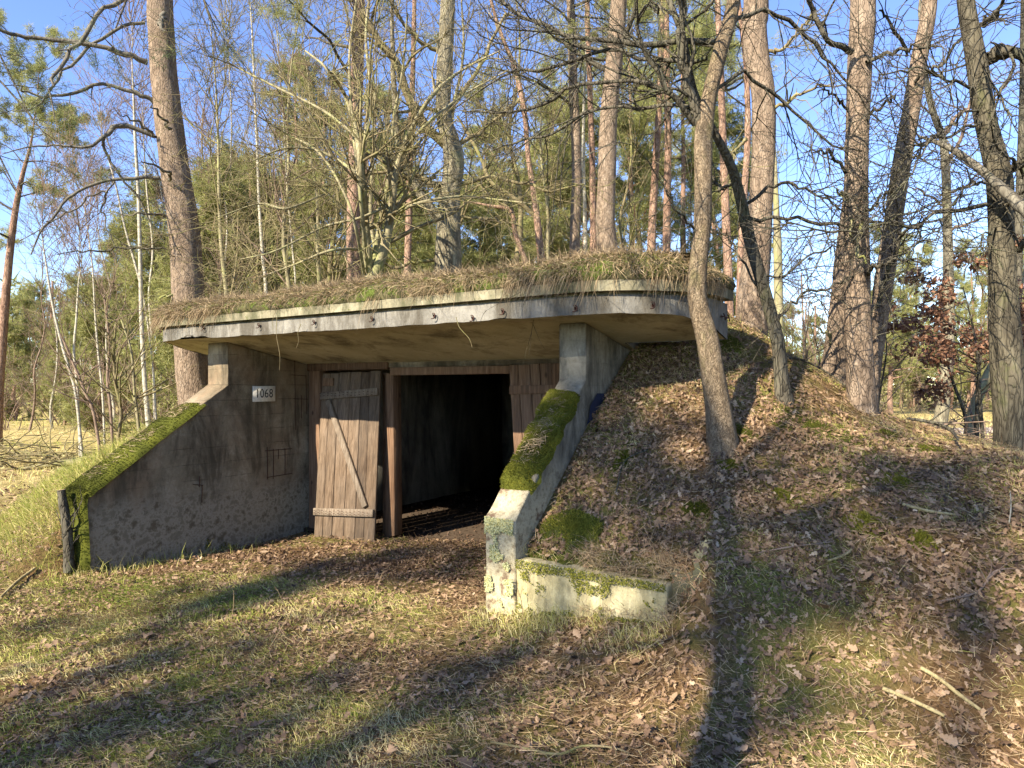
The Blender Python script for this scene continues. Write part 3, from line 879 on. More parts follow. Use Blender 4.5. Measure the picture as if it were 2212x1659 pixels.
rng = np.random.default_rng(5)
def moss_on_path(name, path, width, thick, label, seed, bl=9000, over=.03, gap=None, lo=.2, hi=.95, hfac=1.0):
    """path rows: (a_center, b, z); lumpy carpet lying on a strip, bulging over both edges"""
    rng = np.random.default_rng(seed)
    n, m = 90, 18
    c = spline(path, n)
    s = np.linspace(-1, 1, m)
    Sg, Cg = np.meshgrid(s, np.arange(n))
    ed = over + .05 * (fbm(np.arange(n) * .13, 0 * np.arange(n), seed, seed + 2, 3) - .5)[:, None] * 1.4
    a = c[:, 0][:, None] + Sg * (width / 2 + np.maximum(ed, -.03))
    P = AB(a, c[:, 1][:, None] + 0 * a, c[:, 2][:, None] + 0 * a)
    T = np.gradient(AB(c[:, 0], c[:, 1], c[:, 2]), axis=0); T /= np.linalg.norm(T, axis=1, keepdims=True)
    Nn = np.cross(U, T); Nn *= np.sign(Nn[:, 2:3] + 1e-6 - .5 * Nn @ V[:, None] * 0)
    Nn = np.where((Nn @ V)[:, None] > .3, -Nn, Nn)
    lump = fbm(P[..., 0] * 7, P[..., 1] * 7, P[..., 2] * 7, seed, 3)
    prof = np.sqrt(np.maximum(0, 1 - np.abs(Sg) ** 5))
    e = np.minimum(1, np.minimum(np.arange(n), n - 1 - np.arange(n)) / 5.0)[:, None]
    patch = 1.0 if gap is None else np.clip((fbm(P[..., 0] * 3.2, P[..., 1] * 3.2, P[..., 2] * 3.2, seed + 50) - gap) * 8, 0, 1)
    h = (thick * (.35 + 1.3 * lump) * prof * e * patch) - .03 * (1 - prof) - .02 * (1 - np.minimum(1, patch * 3)) * np.ones_like(lump)
    Q = P + Nn[:, None] * h[..., None]
    idx = np.arange(n * m).reshape(n, m)
    q = np.stack([idx[:-1, :-1], idx[1:, :-1], idx[1:, 1:], idx[:-1, 1:]], -1).reshape(-1, 4)
    mb = MB(); mb.add(Q, f4=q, tint=(.1 + .5 * fbm(Q[..., 0] * 6, Q[..., 1] * 6, Q[..., 2] * 6, seed + 5)).ravel())
    k = rng.integers(0, len(q), bl); w4 = rng.dirichlet([1, 1, 1, 1], bl)
    Cc = (Q.reshape(-1, 3)[q[k]] * w4[..., None]).sum(1)
    row = q[k][:, 0] // m
    hh = h.ravel()[q[k][:, 0]]
    ok = hh > -.01
    nd = Nn[row] + U * (Sg.ravel()[q[k][:, 0]] ** 3)[:, None] * 1.2
    tv = lo + (hi - lo) * (.5 + 1.5 * (fbm(Cc[:, 0] * 8, Cc[:, 1] * 8, Cc[:, 2] * 8, seed + 9) - .5) + rng.uniform(-.22, .22, bl))
    blades(mb, Cc[ok], nd[ok], rng, (.006 * hfac, .020 * hfac), .004, .6, tv=np.clip(tv[ok], 0, 1))
    o = mb.obj(name, M_['moss'], smooth=False)
    return tag(o, label, "moss", kind="stuff")
amL, amR = (AL + AL2) / 2, (AR + AR2) / 2
def slopeL(f): return (amL, BP + (BL - BP) * f, 1.60 + (.52 - 1.60) * f)
def slopeR(f): return (amR, BP + (BR - BP) * f, 1.64 + (.70 - 1.64) * f)
moss_on_path("moss_carpet", [slopeL(.20), slopeL(.5), slopeL(.8), slopeL(.97), (amL, BL - .03, .46), (amL, BL - .02, .1), (amL, BL - .02, -.4)], AL - AL2, .042,
             "thick green moss running down the left sloping wall top", 3, 26000, .03, .31, -.1, .42)
moss_on_path("moss_carpet", [slopeR(.12), slopeR(.3), slopeR(.55), slopeR(.83)], AR2 - AR, .06,
             "bright green moss on the sloping top of the right wall", 7, 24000, .018, .22, .0, 1.0)
# straw tangled on the mosses
def straw_on(path, n, width, seed, name, label, mat='hay', L=(.03, .09)):
    rng = np.random.default_rng(seed); c = spline(path, 100)
    k = rng.integers(5, 95, n)
    keep = fbm(c[k, 1] * 6, c[k, 2] * 6, 0, seed) + rng.uniform(-.15, .15, n) > .50
    k = k[keep]
    C = AB(c[k, 0] + rng.uniform(-.5, .5, len(k)) * width, c[k, 1], c[k, 2]) + np.array([0, 0, .055]) - V * .03
    D = rng.normal(size=C.shape); D[:, 2] *= .25; D[:, 2] -= .2
    mb = MB(); blades(mb, C, D * 1.2, rng, L, .0035, .3, (.3, 1), 2, .35)
    return tag(mb.obj(name, M_[mat]), label, "grass", kind="stuff")
straw_on([slopeR(.12), slopeR(.4), slopeR(.72)], 1300, .15, 4, "dry_grass", "pale dry grass blades scattered on the right moss strip")
straw_on([slopeL(.2), slopeL(.5), slopeL(.97)], 900, .3, 6, "dry_grass", "pale dry grass blades scattered on the left moss strip")

# lichen crust on the front of the right wing
def crust(name, quad, n, size, mat, label, cat, seed, thr=.45, kind="stuff", fade=None):
    rng = np.random.default_rng(seed)
    s, t = rng.uniform(0, 1, n), rng.uniform(0, 1, n)
    c = [np.asarray(x, float) for x in quad]
    P = (c[0] * ((1 - s) * (1 - t))[:, None] + c[1] * (s * (1 - t))[:, None] + c[2] * (s * t)[:, None] + c[3] * ((1 - s) * t)[:, None])
    nr_ = np.cross(c[1] - c[0], c[3] - c[0]); nr_ /= np.linalg.norm(nr_)
    if nr_ @ V > 0: nr_ = -nr_
    keep = fbm(P[:, 0] * 11, P[:, 1] * 11, P[:, 2] * 9, seed) + (fade(s, t) if fade else 0) + rng.uniform(-.05, .05, n) > thr
    P = P[keep]; N = len(P)
    up = np.array([0, 0, 1.0]); sx = np.cross(nr_, up); sx /= np.linalg.norm(sx); sy = np.cross(sx, nr_)
    th = rng.uniform(0, 6.28, N)[:, None] + np.arange(5)[None] * 1.2566
    r = (rng.uniform(.4, 1, N) * size)[:, None] * rng.uniform(.6, 1.3, (N, 5))
    ring = P[:, None] + (np.cos(th) * r)[..., None] * sx + (np.sin(th) * r)[..., None] * sy + nr_ * (rng.uniform(0, .006, (N, 5)))[..., None]
    ctr = P[:, None] + nr_ * rng.uniform(.004, .014, (N, 1))[..., None]
    Vt = np.concatenate([ring, ctr], 1)
    k = np.arange(N)[:, None, None] * 6
    F = (k + np.array([(i, (i + 1) % 5, 5) for i in range(5)])[None]).reshape(-1, 3)
    mb = MB(); mb.add(Vt, f3=F, tint=np.repeat(rng.beta(2, 1.6, N), 6))
    return tag(mb.obj(name, M_[mat]), label, cat, kind=kind)
e = .012
crust("lichen", [AB(AR + .005, BR - e, .05), AB(AR2 - .005, BR - e, .05), AB(AR2 - .005, BR - e, .70), AB(AR + .005, BR - e, .70)], 9000, .006, 'green_lichen',
      "grey green lichen crusting the front end of the right wall", "lichen", 2, .53, fade=lambda s, t: np.minimum((t - .42) * .5, .08))
crust("moss_patch", [AB(AR2, BR + .005, .0), AB(3.29, BR + .005, .1), AB(3.29, BR + .005, .44), AB(AR2, BR + .005, .44)], 11000, .0055, 'moss',
      "ragged moss patches on the face of the low whitish wall", "moss", 12, .56, fade=lambda s, t: np.where(t > .86, .3, 0) + np.where((t < .35) & (s > .55), .16, 0) + np.where(t < .3, .03, 0) - .05)
crust("moss_patch", [AB(AL + .012, BL, -.35), AB(AL + .012, .6, -.45), AB(AL + .012, .6, -.1), AB(AL + .012, BL, .0)], 9000, .006, 'moss',
      "dark moss tufts along the foot of the left wall", "moss", 15, .58, fade=lambda s, t: (.35 - t) * .5)

# moss cushion behind the low wall
def cushion(name, a, b, ra, rb, h, label, seed, n=7000, tint=(.3, .9), sink=0):
    rng = np.random.default_rng(seed)
    m = 30
    th, r = np.meshgrid(np.linspace(0, 2 * np.pi, 40), np.linspace(0, 1, m))
    wob = 1 + .25 * (vnoise(np.cos(th) * 2 + seed, np.sin(th) * 2) - .5)
    A_ = a + ra * r * np.cos(th) * wob; B_ = b + rb * r * np.sin(th) * wob
    W = AB(A_, B_, 0)
    z0 = G(W[..., 0], W[..., 1])
    lump = fbm(A_ * 8, B_ * 8, 0, seed)
    pm = np.clip((fbm(A_ * 9, B_ * 9, 0, seed + 20, 4) + .45 * (1 - r) - .56) * 9, 0, 1) if h < .07 else 1.0
    W[..., 2] = z0 + h * np.sqrt(np.maximum(0, 1 - r ** 2)) * (.5 + lump) * pm - .03 * (1 - pm) - .012 * r - sink
    idx = np.arange(m * 40).reshape(m, 40)
    q = np.stack([idx[:-1, :-1], idx[1:, :-1], idx[1:, 1:], idx[:-1, 1:]], -1).reshape(-1, 4)
    mb = MB(); mb.add(W, f4=q, tint=.25)
    k = rng.integers(0, len(q), n); w4 = rng.dirichlet([1] * 4, n)
    C = (W.reshape(-1, 3)[q[k]] * w4[..., None]).sum(1)
    okc = C[:, 2] > G(C[:, 0], C[:, 1]) - .006; C = C[okc]
    blades(mb, C, np.array([[0, 0, 1.0]]) - V * .3, rng, (.006, .024), .0045, .7, tint)
    return tag(mb.obj(name, M_['moss']), label, "moss", kind="stuff")
cushion("moss_cushion", 2.58, -.57, .38, .21, .065, "flat bright green moss cushion above the low wall beside the right wing", 3, 13000, (.35, 1.0))
cushion("moss_cushion", 3.14, -.71, .15, .06, .05, "small moss cushion on the right end of the low wall", 5, 2500, (.2, .8))
cushion("moss_cushion", 2.86, -.71, .12, .05, .05, "small moss cushion midway along the low wall top", 6, 2000, (.2, .8))
def cushion_px(px, py, rpx, label, seed, tint=(.2, .9), n=5000, h=.025):
    p = hit(px, py); a, b = ab(p[0], p[1]); r = 1.45 * rpx / FPX * p[1]
    return cushion("moss_patch", a, b, r * 1.25, r, h, label, seed, n, tint)
for i, (px, py, rp, lb, tn) in enumerate((
        (1600, 940, 26, "dark moss clump right of the cracked trunk's foot", (.1, .6)), (1770, 928, 62, "long dark moss hump high on the right slope", (.05, .5)),
        (1580, 1010, 24, "small moss clump just below the cracked trunk", (.2, .7)), (1905, 940, 30, "moss clump below the twin pine trunks", (.1, .6)),
        (1955, 1045, 34, "green moss tuft in the sunny middle of the slope", (.3, .9)), (1870, 1130, 26, "bright yellow green moss tuft on the slope", (.5, 1)),
        (1990, 1170, 26, "yellowish moss tuft beside the fallen stick", (.4, .9)), (2010, 975, 30, "moss strip near the right crest of the mound", (.2, .7)),
        (1345, 995, 20, "small moss spot left of the cracked trunk", (.2, .7)), (1510, 1105, 22, "shaded moss tuft in the middle of the slope", (.1, .5)),
        (1560, 740, 30, "moss cushion beside the rear corner of the roof", (.2, .7)), (1690, 1075, 18, "tiny moss tuft amid dry leaves", (.3, .8)))):
    cushion_px(px, py, rp, lb, 40 + i, tn)

# turf on the roof
def roof_turf():
    offs = [(.05, .0), (.075, .05), (.05, .12), (-.02, .185), (-.13, .225), (-.32, .25), (-.6, .26)]
    rows = []
    for o_, h in offs:
        ou = outline(max(o_, -.8), .85, .05) if o_ > -.02 else None
        if ou is None:
            ou = outline(0.0, .85, .05)
            c = np.stack([np.clip(ou[:, 0], -2.9, 2.7), np.clip(ou[:, 1], .35, 1.3)], -1)
            d = c - ou; L = np.linalg.norm(d, axis=1, keepdims=True) + 1e-9
            ou = ou + d / L * np.minimum(-o_, L)
        rows.append((ou, h))
    n0 = min(len(r[0]) for r in rows)
    out = []
    for ou, h in rows:
        L = np.concatenate([[0], np.cumsum(np.linalg.norm(np.diff(np.vstack([ou, ou[:1]]), axis=0), axis=1))])
        t = np.linspace(0, L[-1], 421)[:-1]
        cl = np.vstack([ou, ou[:1]])
        a = np.interp(t, L, cl[:, 0]); b = np.interp(t, L, cl[:, 1])
        k = .56 + .55 * fbm(a * 2.2, b * 2.2, 0, 17)
        z = 2.34 + h * k
        P = AB(a, b, z)
        ns = (fbm(P[:, 0] * 9, P[:, 1] * 9, P[:, 2] * 9 + 5, 19) - .5)
        P = P + (-V) * (ns * .09 * (h > 0))[:, None]
        out.append(P)
    n = 420; m = len(out)
    V_ = np.concatenate(out)
    k = np.arange(n); k2 = (k + 1) % n
    F = np.concatenate([np.stack([k + i * n, k2 + i * n, k2 + (i + 1) * n, k + (i + 1) * n], -1) for i in range(m - 1)])
    return V_, F, out
tv_, tf_, tout = roof_turf()
mb = MB(); mb.add(tv_, f4=tf_)
# inner plateau
A, B = np.meshgrid(np.linspace(-3.5, 3.1, 90), np.linspace(0.2, 2.6, 40))
Zp = 2.34 + .255 * (.56 + .55 * fbm(A * 2.2, B * 2.2, 0, 17)) + .02 * (fbm(A * 9, B * 9, 0, 4) - .5)
Zp = np.where((np.abs(A) > 2.6) & (B > .7), 2.3, Zp); 
idx = np.arange(90 * 40).reshape(40, 90)
q = np.stack([idx[:-1, :-1], idx[:-1, 1:], idx[1:, 1:], idx[1:, :-1]], -1).reshape(-1, 4)
q = q[((np.abs(A.ravel()[q]).max(1) < 2.75) | (B.ravel()[q].max(1) < .62))]
mb.add(AB(A, B, Zp), f4=q)
tag(mb.obj("roof_turf", M_['turf'], smooth=True), "turf layer lying along the bunker roof edge", "turf", kind="structure")
allQ = tv_[tf_]
cen = allQ.mean(1); nn_ = np.cross(allQ[:, 1] - allQ[:, 0], allQ[:, 3] - allQ[:, 0]); ar = np.linalg.norm(nn_, axis=1); nn_ /= ar[:, None] + 1e-9
front = (cen - MO) @ V < .62
nn_ = np.where(nn_[:, 2:3] < -.2, -nn_, nn_)
def sample_turf(N, seed, sel=None):
    rng = np.random.default_rng(seed)
    w = ar * front * (1 if sel is None else sel); w = w / w.sum()
    k = rng.choice(len(w), N, p=w); w4 = rng.dirichlet([1] * 4, N)
    return (allQ[k] * w4[..., None]).sum(1), nn_[k], rng
C, Nn, rng = sample_turf(26000, 1)
aC = (C - MO) @ U
mossy = fbm(C[:, 0] * 3, C[:, 1] * 3, C[:, 2] * 6, 77) + .16 * np.clip(aC / 3, -1, 1) - .55 * np.clip((C[:, 2] - 2.42) / .2, 0, 1) * .5 + .17
mk = mossy > .45
mb = MB(); blades(mb, C[mk], Nn[mk], rng, (.012, .035), .005, .6, tv=np.clip(.1 + .75 * fbm(C[mk][:, 0] * 6, C[mk][:, 1] * 6, C[mk][:, 2] * 6, 5) + rng.uniform(-.2, .15, mk.sum()), 0, 1))
tag(mb.obj("roof_moss", M_['moss']), "dark green moss patches in the turf along the roof edge", "moss", kind="stuff")
C, Nn, rng = sample_turf(56000, 2)
thin = (fbm(C[:, 0] * 2.5, C[:, 1] * 2.5, 0, 8) + .7 * (C[:, 2] - 2.38) / .2 + rng.uniform(-.15, .15, len(C))) > .57 + .08 * np.clip(((C - MO) @ U) / 2, -.6, 1)
C, Nn = C[thin], Nn[thin]
hang = np.stack([0 * C[:, 0], 0 * C[:, 0], -rng.uniform(.0, 1.0, len(C))], -1) - V * .35
mb = MB(); blades(mb, C, Nn * .35, rng, (.04, .14), .0035, .55, (.1, 1), 2, .6, dirv=hang * 1.3)
# upright blades on the crest and strands over the fascia
C2, N2, rng2 = sample_turf(500, 3, (cen[:, 2] > 2.5))
blades(mb, C2, np.array([[0, 0, 1.0]]), rng2, (.05, .15), .0035, .35, (.3, .9), 2, .3)
C3, N3, rng3 = sample_turf(2200, 4, (cen[:, 2] < 2.42))
cl = fbm(((C3 - MO) @ U) * 2.5, 0 * C3[:, 0], 0, 9) > .55
blades(mb, C3[cl], -V[None] * .9, rng3, (.10, .30), .003, .12, (.1, .8), 2, .2, dirv=np.array([[0, 0, -1.6]]))
tag(mb.obj("roof_grass", M_['hay']), "matted dry brown grass hanging over the roof edge", "grass", kind="stuff")
# three long roots hanging from the roof edge
for (x0, y0, x1, y1, sgn) in ((598, 700, 604, 800, 1), (595, 655, 590, 712, -1), (650, 715, 640, 752, 1), (985, 700, 1020, 750, 1)):
    p, q_ = on_b(x0, y0 - 15, -.30), on_b(x1, y1, -.28)
    pts = spline([p, p + (q_ - p) * .35 - U * .02 * sgn, p + (q_ - p) * .7 + U * .015 * sgn, q_], 12)
    mb = MB(); tubes(mb, pts, np.linspace(.003, .0015, 12), 4)
    tag(mb.obj("hanging_root", M_['twig']), {598: "longest pale root dangling below the roof edge left", 595: "short straight root crossing the roof edge left", 650: "small root stub hanging under the soffit edge", 985: "thin wisp hanging below the middle of the roof edge"}[x0], "root")
print("bunker", round(time.time() - T0, 1))

# ------------------------------------------------------------------ ground cover
def surf(xy):
    z = G(xy[:, 0], xy[:, 1]); e = .04
    gx = (G(xy[:, 0] + e, xy[:, 1]) - G(xy[:, 0] - e, xy[:, 1])) / (2 * e); gy = (G(xy[:, 0], xy[:, 1] + e) - G(xy[:, 0], xy[:, 1] - e)) / (2 * e)
    gx, gy = np.clip(gx, -1.5, 1.5), np.clip(gy, -1.5, 1.5)
    N = np.stack([-gx, -gy, np.ones_like(gx)], -1); N /= np.linalg.norm(N, axis=1, keepdims=True)
    return np.column_stack([xy, z]), N
def fan(N, y0, y1, rng, p=1.0, half=.86):
    """points over the ground in front of the camera; p=2 gives even density, less p favours near ground"""
    Y = (y0 ** p + (y1 ** p - y0 ** p) * rng.uniform(0, 1, N)) ** (1 / p)
    X = Y * rng.uniform(-half, half, N)
    return np.stack([X, Y], -1)
def blocked(xy):
    a, b = ab(xy[:, 0], xy[:, 1])
    wl_ = (a > AL2 - .02) & (a < AL + .02) & (b > BL - .03)
    wr_ = (a > AR - .02) & (a < AR2 + .02) & (b > BR - .03)
    lw_ = (a > AR) & (a < 3.3) & (b > BR - .01) & (b < BR + .07)
    inn = (a > AL2) & (a < AR2) & (b > 2.2)
    return wl_ | wr_ | lw_ | inn
OUT7 = np.array([(0, 0), (.18, .13), (.30, .07), (.48, .26), (.60, .13), (.80, .21), (1, 0)])
OUT5 = np.array([(0, 0), (.3, .2), (.6, .22), (.85, .15), (1, 0)])
OUT11 = np.array([(0, 0), (.10, .03), (.20, .14), (.28, .10), (.40, .25), (.49, .16), (.62, .30), (.71, .20), (.82, .22), (.93, .12), (1, 0)])
def leaves(mb, P, N, rng, size, OUT, tilt=.45, tint=None, lift=(.002, .03), mid=True):
    K = len(OUT); n = len(P)
    x = np.concatenate([OUT[:, 0], OUT[:, 0], OUT[:, 0]]); y = np.concatenate([OUT[:, 1], -OUT[:, 1], 0 * OUT[:, 1]])
    X = np.broadcast_to(x, (n, 3 * K)).copy(); Y = np.broadcast_to(y, (n, 3 * K)).copy()
    Y[:, :K] *= rng.uniform(.75, 1.2, (n, K)); Y[:, K:2 * K] *= rng.uniform(.75, 1.2, (n, K))
    cu, cb, fo = rng.normal(0, .9, n)[:, None], rng.normal(0, .35, n)[:, None], rng.normal(0, .5, n)[:, None]
    Z = cu * Y ** 2 * 2.2 + cb * (X - .5) ** 2 * 2 + fo * np.abs(Y) * .8 + rng.normal(0, .022, X.shape)
    s = rng.uniform(size[0], size[1], n)[:, None]
    L = np.stack([(X - .5) * s, Y * s * 1.05, Z * s * .8], -1)
    nn = N + rng.normal(size=(n, 3)) * tilt; nn /= np.linalg.norm(nn, axis=1, keepdims=True)
    e1 = np.cross(nn, rng.normal(size=(n, 3))); e1 /= np.linalg.norm(e1, axis=1, keepdims=True); e2 = np.cross(nn, e1)
    W = P[:, None] + L[..., :1] * e1[:, None] + L[..., 1:2] * e2[:, None] + L[..., 2:] * nn[:, None] + N[:, None] * rng.uniform(lift[0], lift[1], n)[:, None, None]
    i = np.arange(K - 1)
    q = np.concatenate([np.stack([i, i + 1, i + 1 + 2 * K, i + 2 * K], -1), np.stack([i + 2 * K, i + 1 + 2 * K, i + 1 + K, i + K], -1)])
    F = (np.arange(n)[:, None, None] * 3 * K + q[None]).reshape(-1, 4)
    if not mid:      # small leaves: one strip from edge to edge
        W = W[:, :2 * K]; F = (np.arange(n)[:, None, None] * 2 * K + np.stack([i, i + 1, i + 1 + K, i + K], -1)[None]).reshape(-1, 4)
    t = rng.beta(2.2, 2.2, n) if tint is None else tint
    mb.add(W, f4=F, tint=np.repeat(t, W.shape[1]))
def leafy(xy):
    a, b = ab(xy[:, 0], xy[:, 1])
    m = np.clip((a - 1.5) / 2.0, 0, 1) * .13 + np.where((b > -1.2) & (np.abs(a) < 2.3), .16, 0)
    return fbm(xy[:, 0] * 1.3, xy[:, 1] * 1.3, 0, 61, 3) + m
rng = np.random.default_rng(11)
xy = fan(50000, 2.2, 7.8, rng, 1.45)
lf = leafy(xy) + .35 * (fbm(xy[:, 0] * 5, xy[:, 1] * 5, 0, 66) - .5) + rng.uniform(-.12, .12, len(xy))
xy = xy[(lf > .455) & ~blocked(xy)]
P, N = surf(xy)
mb = MB(); sz = rng.uniform(0, 1, len(P)) ** 1.15
for lo_, hi_ in ((0, .4), (.4, .8), (.8, 1.01)):
    kq = (sz >= lo_) & (sz < hi_); leaves(mb, P[kq], N[kq], rng, (.016 + .034 * lo_, .028 + .036 * hi_), OUT7, .45, lift=(0, .018), tint=rng.beta(1.5, 1.7, int(kq.sum())) * .9, mid=lo_ > .7)
tag(mb.obj("leaf_litter", M_['leaf']), "dry brown oak leaves scattered over the near ground and slope", "leaves", kind="stuff")
n_near = len(xy)
xy = fan(14000, 7.0, 16, rng, 1.6); xy = xy[(leafy(xy) + rng.uniform(-.2, .2, len(xy)) > .48) & ~blocked(xy)]
a_, b_ = ab(xy[:, 0], xy[:, 1]); xy = xy[~((np.abs(a_) < 3.4) & (b_ > .8) & (b_ < 2.6))]
P, N = surf(xy)
mb = MB(); leaves(mb, P, N, rng, (.05, .10), OUT5, .5)
tag(mb.obj("leaf_litter", M_['leaf']), "dry leaves thinly spread on the farther ground", "leaves", kind="stuff")
# the largest leaves, one by one
lm = []
for k in range(10):
    mb = MB(); r2 = np.random.default_rng(300 + k)
    leaves(mb, np.zeros((1, 3)), np.array([[0, 0, 1.0]]), r2, (.065, .08), OUT11, .06, tint=np.array([.22 + .062 * k]), lift=(0, 0))
    lm.append(mb.mesh("oak_leaf", M_['leaf'], smooth=True))
xy = fan(300, 2.45, 4.6, rng, 1.2, .78); xy = xy[~blocked(xy)]
P, N = surf(xy)
for i in range(len(xy)):
    o = bpy.data.objects.new("oak_leaf", lm[int(rng.integers(0, 10))]); col.objects.link(o); o.parent = ground
    q = Vector(N[i]).to_track_quat('Z', 'Y').to_euler(); o.rotation_mode = 'XYZ'
    o.rotation_euler = (q.x + rng.normal() * .3, q.y + rng.normal() * .3, rng.uniform(0, 6.28))
    s = rng.uniform(.75, 1.25); o.scale = (s, s, s)
    o.location = Vector(P[i] + N[i] * rng.uniform(.015, .04))

A_ = rng.uniform(AR2 + .02, 5.2, 9000); B_ = rng.uniform(-.7, 1.1, 9000); W_ = AB(A_, B_, 0)
P, N = surf(W_[:, :2])
mb = MB(); leaves(mb, P, N, rng, (.02, .06), OUT7, .5, tint=rng.beta(1.6, 2.4, len(P)), mid=False)
tag(mb.obj("leaf_litter", M_['leaf']), "dense brown leaves on the slope right of the wing wall and below the roof corner", "leaves", kind="stuff")
# litter blown into the entrance and the room
rl = np.random.default_rng(6)
A_ = rl.uniform(AL + .05, AR - .03, 9000); B_ = -.2 + 4.7 * rl.uniform(0, 1, 9000) ** 1.6; kq = (B_ < 1.6) | ((A_ < .8) & (rl.uniform(0, 1, 9000) < .6)); A_, B_ = A_[kq], B_[kq]
W_ = AB(A_, B_, 0); W_[:, 2] = np.where(B_ > 1.45, -.285, G(W_[:, 0], W_[:, 1]))
mb = MB(); leaves(mb, W_, np.array([[0, 0, 1.0]]) + 0 * W_, rl, (.02, .055), OUT5, .5, mid=False, tint=rl.beta(1.4, 4.0, len(W_)) * np.where(B_ > 1.2, .25, .8))  # tint drops past the doorway, painting the indoor shade onto the leaves
tag(mb.obj("leaf_litter", M_['leaf']), "leaves on the bunker entrance floor, indoor shade put into their tint", "leaves", kind="stuff")
# grass: green and straw blades, matted
def grassy(xy):
    return fbm(xy[:, 0] * 1.3 + 9, xy[:, 1] * 1.3, 0, 71, 3)
xy = fan(230000, 2.15, 8.5, rng, 1.35)
g = grassy(xy) - leafy(xy) * .55 + rng.uniform(-.12, .12, len(xy))
a_, b_ = ab(xy[:, 0], xy[:, 1])
ent = (np.abs(a_) < 2.3) & (b_ > -.6)
g = g + .30 * (fbm(xy[:, 0] * 6, xy[:, 1] * 6, 0, 67) - .5)
xy = xy[(g > .165) & ~blocked(xy) & ~(ent & (rng.uniform(0, 1, len(xy)) > .06))]
P, N = surf(xy)
fl_ = fbm(P[:, 0] * .8, P[:, 1] * .8, 0, 81) ; fine = fbm(P[:, 0] * 5, P[:, 1] * 5, 0, 82)
ang_ = 6.28 * fbm(P[:, 0] * 2.2, P[:, 1] * 2.2, 0, 91)
comb = np.stack([np.cos(ang_), np.sin(ang_), 0 * ang_], -1) * .9
aP, bP = ab(P[:, 0], P[:, 1])
tv = np.clip(.50 + .07 * (P[:, 1] > 8) + (fl_ - .5) * .9 + (fine - .5) * 1.1 + rng.normal(0, .15, len(P)) + .26 * (aP > 2.3), 0, 1)
mb = MB(); blades(mb, P, N * .8, rng, (.02, .065), .003, .65, seg=2, bend=.6, tv=tv, dirv=comb)
tag(mb.obj("grass", M_['grass']), "short matted grass, half green and half straw, between the leaves", "grass", kind="stuff")
print("grass", len(P), "leaves", n_near)
# pine needle litter, lying flat
xy = fan(110000, 2.2, 8.5, rng, 1.5); a_, b_ = ab(xy[:, 0], xy[:, 1])
xy = xy[((a_ > 1.2) | (rng.uniform(0, 1, len(xy)) < .35)) & ~blocked(xy)]
P, N = surf(xy)
d = rng.normal(size=P.shape); d -= (d * N).sum(1, keepdims=True) * N * .85; d /= np.linalg.norm(d, axis=1, keepdims=True)
mb = MB(); blades(mb, P + N * rng.uniform(.006, .036, len(P))[:, None], d, rng, (.04, .12), .0026, .05, (0, 1))
tag(mb.obj("needle_litter", M_['straw']), "brown pine needles strewn on the ground and slope", "needles", kind="stuff")
# longer dry grass at wall feet
def clump_line(p0, p1, n, L, name, label, mat='grass', tint=(.5, 1), spread=.08, dirv=(0, 0, .5), bend=.5):
    t = rng.uniform(0, 1, n)
    xy = (np.asarray(p0)[None] + (np.asarray(p1) - np.asarray(p0))[None] * t[:, None])[:, :2] + rng.normal(size=(n, 2)) * spread
    keep = fbm(xy[:, 0] * 4, xy[:, 1] * 4, 0, 33) > .42
    P, N = surf(xy[keep])
    mb = MB(); blades(mb, P, N, rng, L, .0035, .45, tint, 2, bend, dirv=np.array([dirv]))
    return tag(mb.obj(name, M_[mat]), label, "grass", kind="stuff")
clump_line(AB(AR, BR - .08, 0), AB(3.3, BR - .08, 0), 1500, (.04, .12), "dry_grass", "longer dry grass along the foot of the low whitish wall")
clump_line(AB(3.30, BR + .1, 0), AB(3.45, BR - .12, 0), 260, (.08, .18), "dry_grass", "long straw hanging beside the right end of the low wall", 'hay', (.5, 1), .05, (.1, -.3, -.2))
clump_line(AB(2.72, BR + .15, 0), AB(3.3, BR + .15, 0), 1700, (.07, .18), "dry_grass", "tangled straw lying on top of the low wall", 'hay', (.4, 1), .06, tuple(-V * .9 + np.array([0, 0, .15])), .7)
clump_line(AB(AL + .05, BL - .1, 0), AB(AL + .05, .9, 0), 900, (.03, .10), "dry_grass", "sparse grass along the foot of the left wall")
clump_line(AB(-5.6, -1.0, 0), AB(AL2 - .1, -.9, 0), 11000, (.08, .22), "dry_grass", "long dry grass on the bank left of the bunker", 'grass', (.15, .85), .45)
clump_line(AB(-5.4, .6, 0), AB(AL2 - .1, .2, 0), 6000, (.08, .2), "dry_grass", "dry grass on the upper left bank behind the wall", 'grass', (.15, .85), .5)
# meadow: tall straw
xy = fan(42000, 8.5, 40, rng, 1.3, .95); a_, b_ = ab(xy[:, 0], xy[:, 1])
xy = xy[~((a_ > -4.5) & (a_ < 5) & (b_ > -1) & (b_ < 5)) & (fbm(xy[:, 0] * .5, xy[:, 1] * .5, 0, 88) > .40)]
P = np.column_stack([xy, G(xy[:, 0], xy[:, 1])])
mb = MB(); blades(mb, P, np.array([[0, 0, 1.0]]), rng, (.08, .3), .012, .7, seg=2, bend=.6, tv=np.clip(.75 + rng.normal(0, .15, len(P)) + (fbm(P[:, 0] * .4, P[:, 1] * .4, 0, 3) - .5), 0, 1))
tag(mb.obj("meadow_grass", M_['grass']), "pale straw grass covering the clearing behind the bunker", "grass", kind="stuff")
print("cover", round(time.time() - T0, 1))
